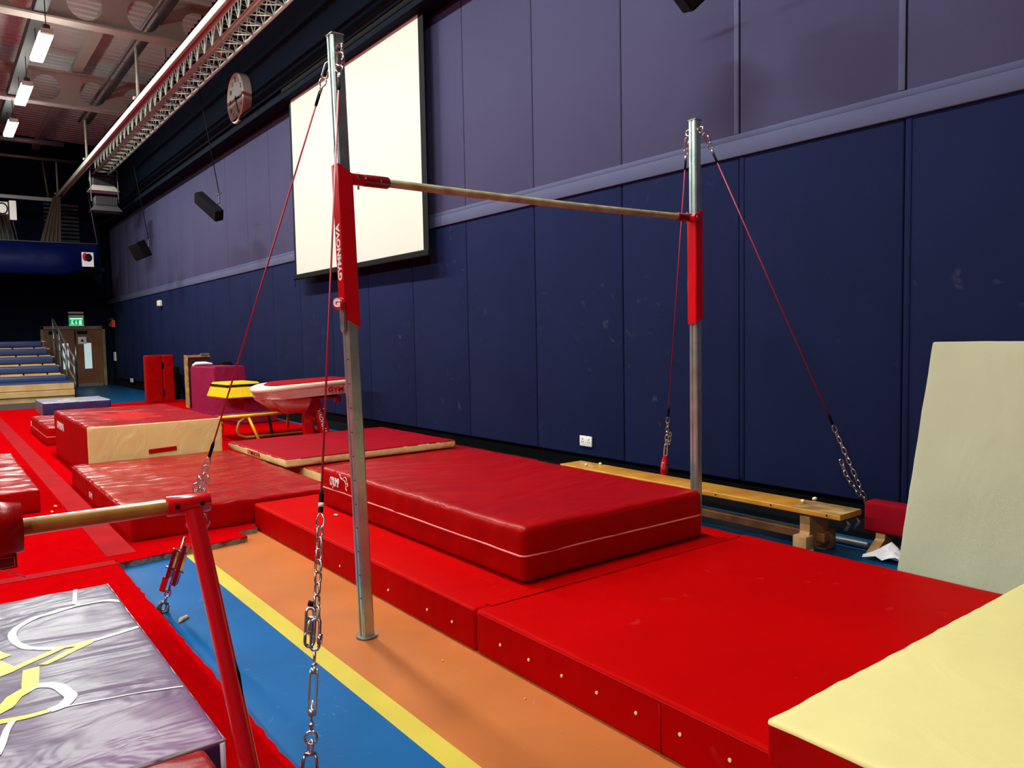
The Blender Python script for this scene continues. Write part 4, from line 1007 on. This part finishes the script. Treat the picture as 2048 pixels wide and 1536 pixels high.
cable('red cable with looped chain slanting from the far post to the suede beam', (e2.x-.075, e2.y, 2.745), (2.51, -4.99, 0), 2.03, 'far')
cable('red cable ending in a red lever behind the pine bench', (e2.x+.062, e2.y, 2.745), (4.32, -4.82, 0), 2.06, 'far_red')

# ------------------------------------------------------------------ low bar at left, rail pad
lb = thing('low_bar', 'low training bar with wooden rail and red T-shaped leg', 'low bar', (2.23, -.53, 0))
o3 = Vector((2.23, -.53, 0))
bm = B(); tube(bm, [Vector((2.23, .9, .998))-o3, Vector((2.23, -.495, 1.0))-o3], .0215, 20); fin('rail', bm, pbar_wood, lb, auto=40)
bm = B(); tube(bm, [Vector((2.23, y_, 1.0))-o3 for y_ in (-.492, -.497, -.602, -.607)], [.0255, .0278, .0278, .0255], 22); tj = fin('tee_socket', bm, red_paint, lb, auto=40)
for y_ in (-.52, -.585):
    bm = B(); d_ = Vector((-.9, .1, .1)).normalized(); p = Vector((2.23, y_, .998))-o3; tube(bm, [p+d_*.020, p+d_*.029], .0065, 10); fin('bolt', bm, black, tj)
bm = B(); ft = Vector((2.215, -.56, .985))-o3; fb = Vector((1.915, -.640, .06))-o3
nr = 14; pts = [ft.lerp(fb, k/nr) for k in range(nr+1)]; tube(bm, pts, .0245, 18); fin('leg', bm, red_paint, lb, auto=40)
bm = B(); p = ft.lerp(fb, .42); q = ft.lerp(fb, .55); sdv = (fb-ft).cross(Vector((-.8, .6, 0))).normalized()
tube(bm, [p+sdv*-.022, p.lerp(q, .4)+sdv*-.0235, q+sdv*-.022], [.002, .006, .002], 6); fin('chipped_patch', bm, black, lb)
bm = B(); bbox(bm, fb.x-.06, fb.x+.06, fb.y-.05, fb.y+.05, .048, .075, r=.008); fin('foot', bm, red_paint, lb)
# other leg out of the picture that carries the rail
bm = B(); ft2 = Vector((2.215, .86, .985))-o3; fb2 = Vector((1.9, .95, .07))-o3; tube(bm, [ft2, fb2], .0245, 16); fin('leg', bm, red_paint, lb, auto=40)
bm = B(); p = Vector((2.24, -.558, .955))-o3; tube(bm, [p+Vector((.02, -.03, .01)), p+Vector((.0, -.045, 0)), p+Vector((-.0, -.05, -.02)), p+Vector((.0, -.04, -.035))], .003, 6); fin('spring_clip', bm, chrome, lb)

pd = thing('rail_pad', 'red stuffed pad wrapped around the rail of the low bar', 'pad', (2.24, .14, .999))
bm = B(); n = 26; rings = []
for j in range(15):
    v = j/14; y_ = -.30+.60*v; e = 1-.12*max(0, (abs(v-.5)*2-.86)/.14)**2; row = []
    for k in range(n):
        a = 2*PI*k/n; rx, rz = .062*e, .068*e; x_ = rx*math.cos(a); z_ = rz*math.sin(a)*1.0
        if z_ < 0: z_ *= 1.02; x_ *= 1-.25*abs(z_/.09)
        nn = 1+.05*noise.noise(Vector((y_*9, a*1.3, 1)))
        row.append(bm.verts.new((x_*nn, y_, z_*nn)))
    rings.append(row)
for a, b_ in zip(rings, rings[1:]):
    for k in range(n): bm.faces.new((a[k], a[(k+1) % n], b_[(k+1) % n], b_[k]))
bm.faces.new(rings[0]); bm.faces.new(rings[-1])
fin('cover', bm, red_crash, pd, smooth=True)
bm = B(); box(bm, -.012, .012, -.285, .285, -.097, -.05); fin('closing_flap', bm, mat('maroon_flap', (.16, .002, .006, 1), .6), pd)
bm = B()
for z_ in (-.068, -.092): tube(bm, [(-.0135, -.28, z_), (-.0135, .28, z_-.002)], .0012, 5)
tube(bm, [(-.0135, -.28, -.068), (-.0135, -.28, -.092)], .0012, 5); fin('white_stitching', bm, MATS['worn_pink_piping'], pd)
bm = B(); tube(bm, [(-.014, -.24, -.092), (-.016, -.27, -.105), (-.02, -.30, -.122)], .0016, 5); fin('loose_thread', bm, MATS['worn_pink_piping'], pd)

# ------------------------------------------------------------------ pine bench
bn = thing('gym_bench', 'long varnished pine gymnastics bench against the wall', 'bench', (3.8, -4.56, 0))
def shift(*p): return [x_-o for x_, o in zip(p, (3.8, -4.56, 0))]
bm = B(); rounded(bm, (2.64, .255, .035), .006, .12); o = fin('seat_plank', bm, wood_bench, bn); o.location = (3.83-3.8, 0.02, .268)
bm = B(); bbox(bm, -1.29, -.95, -.105, .147, .3032, .3045, r=.0005, seg=1); fin('worn_patch', bm, wood_worn, bn)
bm = B()
for x_ in (-1.2, -.8, -.35, .12, .6, 1.05): tube(bm, [(x_, .148, .288), (x_, .1495, .288)], .006, 8)
fin('screw_heads', bm, black, bn)
bm = B(); bbox(bm, -1.12, 1.15, -.035, .035, .075, .135, r=.008); fin('balance_rail', bm, wood_dark, bn)
for sx in (-1.03, 1.05):
    bm = B(); v = []
    for dx in (-.035, .035):
        v.append([bm.verts.new((sx+dx, y_, z_)) for y_, z_ in ((-.10, .268), (.115, .268), (.115, .15), (.175, .0), (.075, .0), (.055, .045), (-.055, .045), (-.075, .0), (-.175, .0), (-.10, .15))])
    bm.faces.new(v[0]); bm.faces.new(list(reversed(v[1])))
    for i in range(10): bm.faces.new((v[0][i], v[0][(i+1) % 10], v[1][(i+1) % 10], v[1][i]))
    lg = fin('leg', bm, wood_foot, bn)
    for ya_, yb_ in ((.085, .178), (-.178, -.085)): bm = B(); bbox(bm, sx-.05, sx+.05, ya_, yb_, .002, .13, r=.01); fin('foot_block', bm, wood_foot, lg, auto=40)
    bm = B(); box(bm, sx-.053, sx-.0505, .10, .165, .02, .042); fin('foot_sticker', bm, plastic_w, lg)
bm = B(); tube(bm, [(-.10, .02, .10), (-.10, .02, .27)], .008, 8); fin('steel_stay', bm, zinc_dull, bn)
bm = B(); tube(bm, [(-1.27, .06, .262), (-1.30, .06, .235), (-1.27, .05, .19)], .010, 6); tube(bm, [(-1.27, -.06, .262), (-1.30, -.06, .235), (-1.27, -.05, .19)], .010, 6); fin('hook', bm, duct_m, bn)
for i, (x_, y_, r_) in enumerate(((2.85, -4.69, .016), (2.87, -4.58, .014), (4.90, -4.50, .014), (4.86, -4.63, .014))):
    bm = B(); bmesh.ops.create_icosphere(bm, subdivisions=2, radius=r_)
    for v in bm.verts: v.co *= 1+.25*noise.noise(v.co*60+Vector((i, 0, 0))); v.co.z *= .8
    o = fin('chalk_lump', bm, chalk_m, smooth=True); o.location = (x_, y_, .3035+r_*.7)
    tag(o, ('pale chalk lump on the worn near end of the pine bench, nearer the wall', 'pale chalk lump on the worn near end of the pine bench, on its front side', 'pale chalk lump on the far end of the pine bench, on its front side', 'pale chalk lump on the far end of the pine bench, nearer the wall')[i], 'chalk', 'chalk lumps on the bench')
t = thing('steel_rod', 'bright steel rod with grey grip lying on the floor behind the bench', 'rod', (0, 0, 0))
bm = B(); tube(bm, [(5.2, -4.86, .03), (2.72, -4.84, .03)], .011, 10); fin('shaft', bm, chrome, t)
bm = B(); tube(bm, [(2.80, -4.84, .03), (2.79, -4.84, .03), (2.56, -4.84, .03), (2.55, -4.84, .03)], [.012, .024, .024, .018], 12); fin('grip', bm, duct_m, t)

# suede beam
sb = thing('balance_beam', 'low red suede balance beam on wooden feet behind the leaning mat', 'balance beam', (1.63, -4.845, 0))
bm = B(); rounded(bm, (1.86, .13, .20), .022, .05); o = fin('padded_beam', bm, red_suede, sb); o.location = (0, 0, .135)
for sx in (-.75, .82):
    bm = B(); pts_ = [(-.03, .15), (.035, .15), (.04, .105), (.16, .03), (.16, .002), (.09, .0), (.0, .05), (-.09, .0), (-.16, .002), (-.16, .03), (-.04, .105)]
    v = [[bm.verts.new((sx+dx, y_+.02, z_)) for y_, z_ in pts_] for dx in (-.03, .03)]
    bm.faces.new(v[0]); bm.faces.new(list(reversed(v[1])))
    for i in range(len(pts_)): bm.faces.new((v[0][i], v[0][(i+1) % len(pts_)], v[1][(i+1) % len(pts_)], v[1][i]))
    fin('foot', bm, wood_foot, sb)
# crumpled paper and black bag
bm = B(); nx, ny = 10, 7; g = []
random.seed(11)
for i in range(nx+1):
    row = []
    for j in range(ny+1):
        u, v = i/nx, j/ny; x_ = 2.47-.40*u; y_ = -4.60-.12*v-.04*u
        z_ = .012+.055*abs(noise.noise(Vector((u*3.1, v*2.3, 4))))+.09*math.exp(-((u-.3)**2)/.02)*v+.01*random.random()
        row.append(bm.verts.new((x_, y_, z_)))
    g.append(row)
for a, b_ in zip(g, g[1:]):
    for j in range(ny): bm.faces.new((a[j], b_[j], b_[j+1], a[j+1]))
o = fin('crumpled_paper', bm, paper_m); sm = o.modifiers.new('s', 'SOLIDIFY'); sm.thickness = .0015
tag(o, 'crumpled white paper on the floor by the leaning mat', 'paper')
bm = B(); rounded(bm, (.34, .12, .10), .035, .03, fn=wrinkle(.02, (4, 4, 4), 5)); t = thing('black_bag', 'small black bag tucked under the red suede beam', 'bag', (2.10, -4.87, .002)); fin('body', bm, black_soft, t)
bm = B(); tube(bm, [(.10, .03, .08), (.13, .05, .13), (.06, .06, .15), (-.02, .05, .12), (-.04, .04, .09)], .006, 6); fin('strap', bm, duct_m, t)

# ------------------------------------------------------------------ vaulting table
vt = thing('vaulting_table', 'vaulting table with red top, cream sides and red splayed legs', 'vaulting table', (10.05, -4.02, 0))
def vt_ring(z, y0, y1, hw, rnd):
    """outline: rounded nose at +y, squarer tail at -y"""
    P = []
    for k in range(13):
        a = -PI/2+PI*k/12*1.0; P.append((hw*math.sin(a), y1-rnd+rnd*math.cos(a), z))
    P += [(hw*.9, y0+.05, z), (hw*.72, y0, z), (-hw*.72, y0, z), (-hw*.9, y0+.05, z)]
    return P
def loft(bm, rings, mi=0, caps=(True, True)):
    R = [[bm.verts.new(p) for p in r] for r in rings]; n = len(R[0])
    for a, b_ in zip(R, R[1:]):
        for k in range(n): bm.faces.new((a[k], a[(k+1) % n], b_[(k+1) % n], b_[k])).material_index = mi
    if caps[0]: bm.faces.new(list(reversed(R[0]))).material_index = mi
    if caps[1]: bm.faces.new(R[-1]).material_index = mi
def tilt(r, k=.035): return [(x_, y_, z_-k*y_-(.05*max(0, y_-.3)**2*4)) for x_, y_, z_ in r]
bm = B(); loft(bm, [tilt(vt_ring(.800, -.60, .66, .44, .42)), tilt(vt_ring(.835, -.63, .69, .46, .44)), tilt(vt_ring(.868, -.62, .68, .46, .44)), tilt(vt_ring(.878, -.60, .655, .44, .42))]); fin('body', bm, vault_cream, vt, smooth=True)
bm = B(); loft(bm, [tilt(vt_ring(.695, -.54, .58, .42, .39)), tilt(vt_ring(.805, -.60, .665, .445, .42))]); fin('lower_band', bm, vault_pink, vt, auto=40)
bm = B(); loft(bm, [tilt(vt_ring(.876, -.60, .50, .40, .3)), tilt(vt_ring(.892, -.58, .46, .37, .28))]); fin('top_pad', bm, red_suede, vt, auto=50)
# front tongue sloping down
bm = B(); A = [(-.36, .60, .72), (.36, .60, .72), (.36, .0, .70), (-.36, .0, .70)]; Bq = [(-.22, .32, .47), (.22, .32, .47), (.20, .02, .47), (-.20, .02, .47)]
Mid = [(-.36, .57, .66), (.36, .57, .66), (.33, .0, .60), (-.33, .0, .60)]
loft(bm, [Bq, Mid, A]); bmesh.ops.bevel(bm, geom=list(bm.edges), offset=.03, segments=3, affect='EDGES'); fin('front_tongue', bm, vault_pink, vt, auto=50)
add_text('logo_lettering', 'GYM', .09, red_side, basis((-.425, -.30, .775), (0, -1, 0), (0, 0, 1)), vt, .001, sx=1.2, bold=.003)
for (ty, by, bx) in ((-.05, -.04, -.06), (-.12, -.28, -.10), (-.1, -.2, .28)):
    bm = B(); a = Vector((bx*.4, ty, .74)); b_ = Vector((bx, by, .07)); dr = (b_-a).normalized()
    M = basis(a, dr, (0, 1, 0)); 
    bbox(bm, 0, (b_-a).length, -.065, .065, -.05, .05, r=.012, M=M); lg = fin('leg', bm, red_paint, vt, auto=40)
    if by == -.28: add_text('lettering', 'GYMNOVA', .075, white_paint, basis(a+dr*.45+Vector((-.052, .0, 0)), -dr, (0, -1, 0)) if False else basis(a+dr*.45+Vector((-.055, 0, -.003)), dr*-1, Vector((0, 1, 0))), lg, .001, sx=1.05, bold=.002)
bm = B(); bbox(bm, -.2, .2, -.42, .1, .66, .70, r=.01); fin('carriage_plate', bm, black, vt)
bm = B(); tube(bm, [(-.1, .14, .66), (-.1, -.5, .64)], .02, 8); tube(bm, [(-.1, -.42, .62), (-.1, -.50, .62)], .05, 10); fin('crank', bm, red_paint, vt)

# ------------------------------------------------------------------ trampette
tr = thing('trampette', 'trampette with yellow tube frame and maroon cover under the vaulting table', 'trampette', (11.1, -3.9, .062))
def tz(x_): return .36+(-x_)*-.10
bm = B(); P = []
hx, hy = .55, .68
for (sx, sy, a0) in ((1, 1, 0), (-1, 1, PI/2), (-1, -1, PI), (1, -1, 1.5*PI)):
    for k in range(6):
        a = a0+k/5*PI/2; P.append((sx*(hx-.12)+.12*math.cos(a), sy*(hy-.12)+.12*math.sin(a), .305-.1*(sx*(hx-.12)+.12*math.cos(a))))
tube(bm, P, .022, 8, closed=True); fin('top_frame', bm, yellow_p, tr)
bm = B()
for (sx, sy, a0) in ((1, 1, 0), (-1, 1, PI/2), (-1, -1, PI), (1, -1, 1.5*PI)): pass
bbox(bm, -.50, .50, -.62, .62, .305, .345, r=.018, M=Matrix.Rotation(.10, 4, 'Y')); fin('bed_cover', bm, mat('maroon_cover', (.12, .006, .03, 1), .6), tr)
bm = B(); P = [(-.55, .50, .34), (-.58, .60, .28), (-.60, .64, .18), (-.60, .62, .11), (-.60, .52, .07), (-.60, 0, .07), (-.60, -.52, .07), (-.60, -.62, .11), (-.58, -.62, .28), (-.55, -.5, .34)]
tube(bm, P, .018, 8); fin('floor_frame', bm, mat('bronze_tube', rgb(150, 110, 40), .4), tr)
for y_ in (.42, -.50): bm = B(); tube(bm, [(-.54, y_+.04, .345), (-.68, y_-.06, .0)], .020, 8); fin('leg', bm, yellow_p, tr)
bm = B(); tube(bm, [(-.55, .18, .345), (-.60, .15, .03)], .020, 8); fin('leg', bm, black, tr)
for y_ in (.5, -.5): bm = B(); tube(bm, [(.5, y_, .25), (.55, y_, .02)], .020, 8); fin('leg', bm, yellow_p, tr)

# ------------------------------------------------------------------ magenta stepped block, yellow block
mg = thing('stepped_block', 'magenta L-shaped stepped foam block by the wall', 'foam block', (12.95, -4.18, .042), rotz=math.atan2(.30, 2.2))
bm = B()
prof = [(0, 0), (2.2, 0), (2.2, .95), (1.15, .95), (1.15, .46), (0, .46)]
w = .58; v = [[bm.verts.new((x_, y_, z_)) for x_, z_ in prof] for y_ in (0, -w)]
bm.faces.new(v[0]); bm.faces.new(list(reversed(v[1])))
for i in range(6): bm.faces.new((v[0][i], v[0][(i+1) % 6], v[1][(i+1) % 6], v[1][i]))
bmesh.ops.bevel(bm, geom=list(bm.edges), offset=.02, segments=3, affect='EDGES'); fin('cover', bm, magenta, mg, auto=50)
bm = B(); tube(bm, [(2.12, -.02, .96), (2.16, -.1, .99), (2.0, -.2, 1.0), (1.9, -.3, .985)], [.02, .035, .03, .015], 8); tag(fin('white_strap', bm, paper_m, mg), 'crumpled white strap end')
yb = thing('wedge_block', 'yellow trapezoid block cover with black stripe on the magenta step', 'foam block', (13.25, -4.12, .508), rotz=.08)
bm = B()
def ring4(z, a, b_): return [(-a, -b_, z), (a, -b_, z), (a, b_, z), (-a, b_, z)]
loft(bm, [ring4(0, .46, .33), ring4(.245, .34, .27)]); bmesh.ops.bevel(bm, geom=list(bm.edges), offset=.012, segments=2, affect='EDGES'); fin('cover', bm, yellow_v, yb, auto=40)
bm = B(); loft(bm, [ring4(.175, .3785, .2925), ring4(.215, .360, .283)], caps=(False, False)); fin('black_stripe', bm, black, yb)

# ------------------------------------------------------------------ upright folded mat, springboards
t = thing('folded_mat', 'red folded mat standing upright with two black straps by the far wall', 'mat', (19.3, -4.32, .042))
bm = B(); rounded(bm, (.20, .37, 1.11), .03, .06, fn=wrinkle(.006, seed=3), M=Matrix.Translation((0, .19, 0))); fin('front_half', bm, red_crash, t)
bm = B(); rounded(bm, (.20, .25, 1.11), .03, .06, fn=wrinkle(.006, seed=5), M=Matrix.Translation((0, -.125, 0))); fin('rear_half', bm, red_crash, t)
for z_ in (.22, .86): bm = B(); bbox(bm, -.115, -.10, -.02, .025, z_-.07, z_+.08, r=.005); fin('strap', bm, black, t)
t = thing('spring_board', 'dark carpeted springboard with pale wooden edge stood upright at the wall', 'springboard', (17.2, -4.55, .042))
bm = B(); bbox(bm, -.10, .10, -.24, .20, 0, 1.10, r=.01); fin('carpeted_deck', bm, mat('maroon_carpet', (.04, .004, .006, 1), .95), t)
bm = B(); bbox(bm, -.12, .12, .20, .225, 0, 1.12, r=.005); bbox(bm, -.12, -.09, -.25, .21, 1.07, 1.12, r=.005); fin('wooden_edge', bm, wood_worn, t)
bm = B(); bbox(bm, -.13, -.09, -.24, -.05, 1.11, 1.15, r=.01); fin('hinge', bm, zinc_dull, t)
bm = B(); bbox(bm, 16.2, 16.6, -4.98, -4.80, .045, 1.02, r=.01); tag(fin('spring_board', bm, black), 'black board standing behind the magenta block at the wall', 'board')
bm = B(); bbox(bm, 20.05, 20.5, -4.9, -4.45, .001, .85, r=.05); tag(fin('litter_bin', bm, black_soft), 'black bin half hidden behind the upright red folded mat', 'bin')

# ------------------------------------------------------------------ scraps on the floor
def scrap(x_, y_, z_, s, label, m=foam_grey, seed=0, flat=.35):
    bm = B(); bmesh.ops.create_icosphere(bm, subdivisions=2, radius=s)
    for v in bm.verts: v.co = Vector((v.co.x*(1+.6*noise.noise(v.co*40+Vector((seed, 0, 0)))), v.co.y*(.6+.4*noise.noise(v.co*50+Vector((0, seed, 0)))), v.co.z*flat))
    o = fin('foam_scrap', bm, m, smooth=True); o.location = (x_, y_, z_+s*flat*.8); tag(o, label, 'scrap')
chip = mat('orange_foam_chip', rgb(232, 150, 84), .9); tanm = mat('tan_foam', rgb(196, 170, 130), .9)
bm = B(); c_ = [(0, 0), (.03, .008), (.055, -.004), (.085, .02)]
tube(bm, [(4.14+x_*1.0, -.95-x_*.9+y_, .006) for x_, y_ in c_], [.003, .014, .012, .003], 6); tag(fin('foam_scrap', bm, tanm), 'curved tan foam sliver on the blue floor beside the low bar leg', 'scrap')
scrap(2.88, -1.76, 0, .008, 'orange foam crumb on the orange floor nearest the red mat side', chip, 1)
scrap(2.36, -1.82, 0, .007, 'orange foam crumb on the orange floor farther toward the bottom edge', chip, 2)
scrap(7.66, -.80, .042, .022, 'white scrap on the red carpet touching the wide mat side', paper_m, 3)
scrap(7.43, -.75, .042, .018, 'white scrap on the red carpet by the corner of the left mat', paper_m, 4)
scrap(5.05, -2.235, .203, .022, 'white scrap on the low mat under the crash mat logo', paper_m, 5, .15)
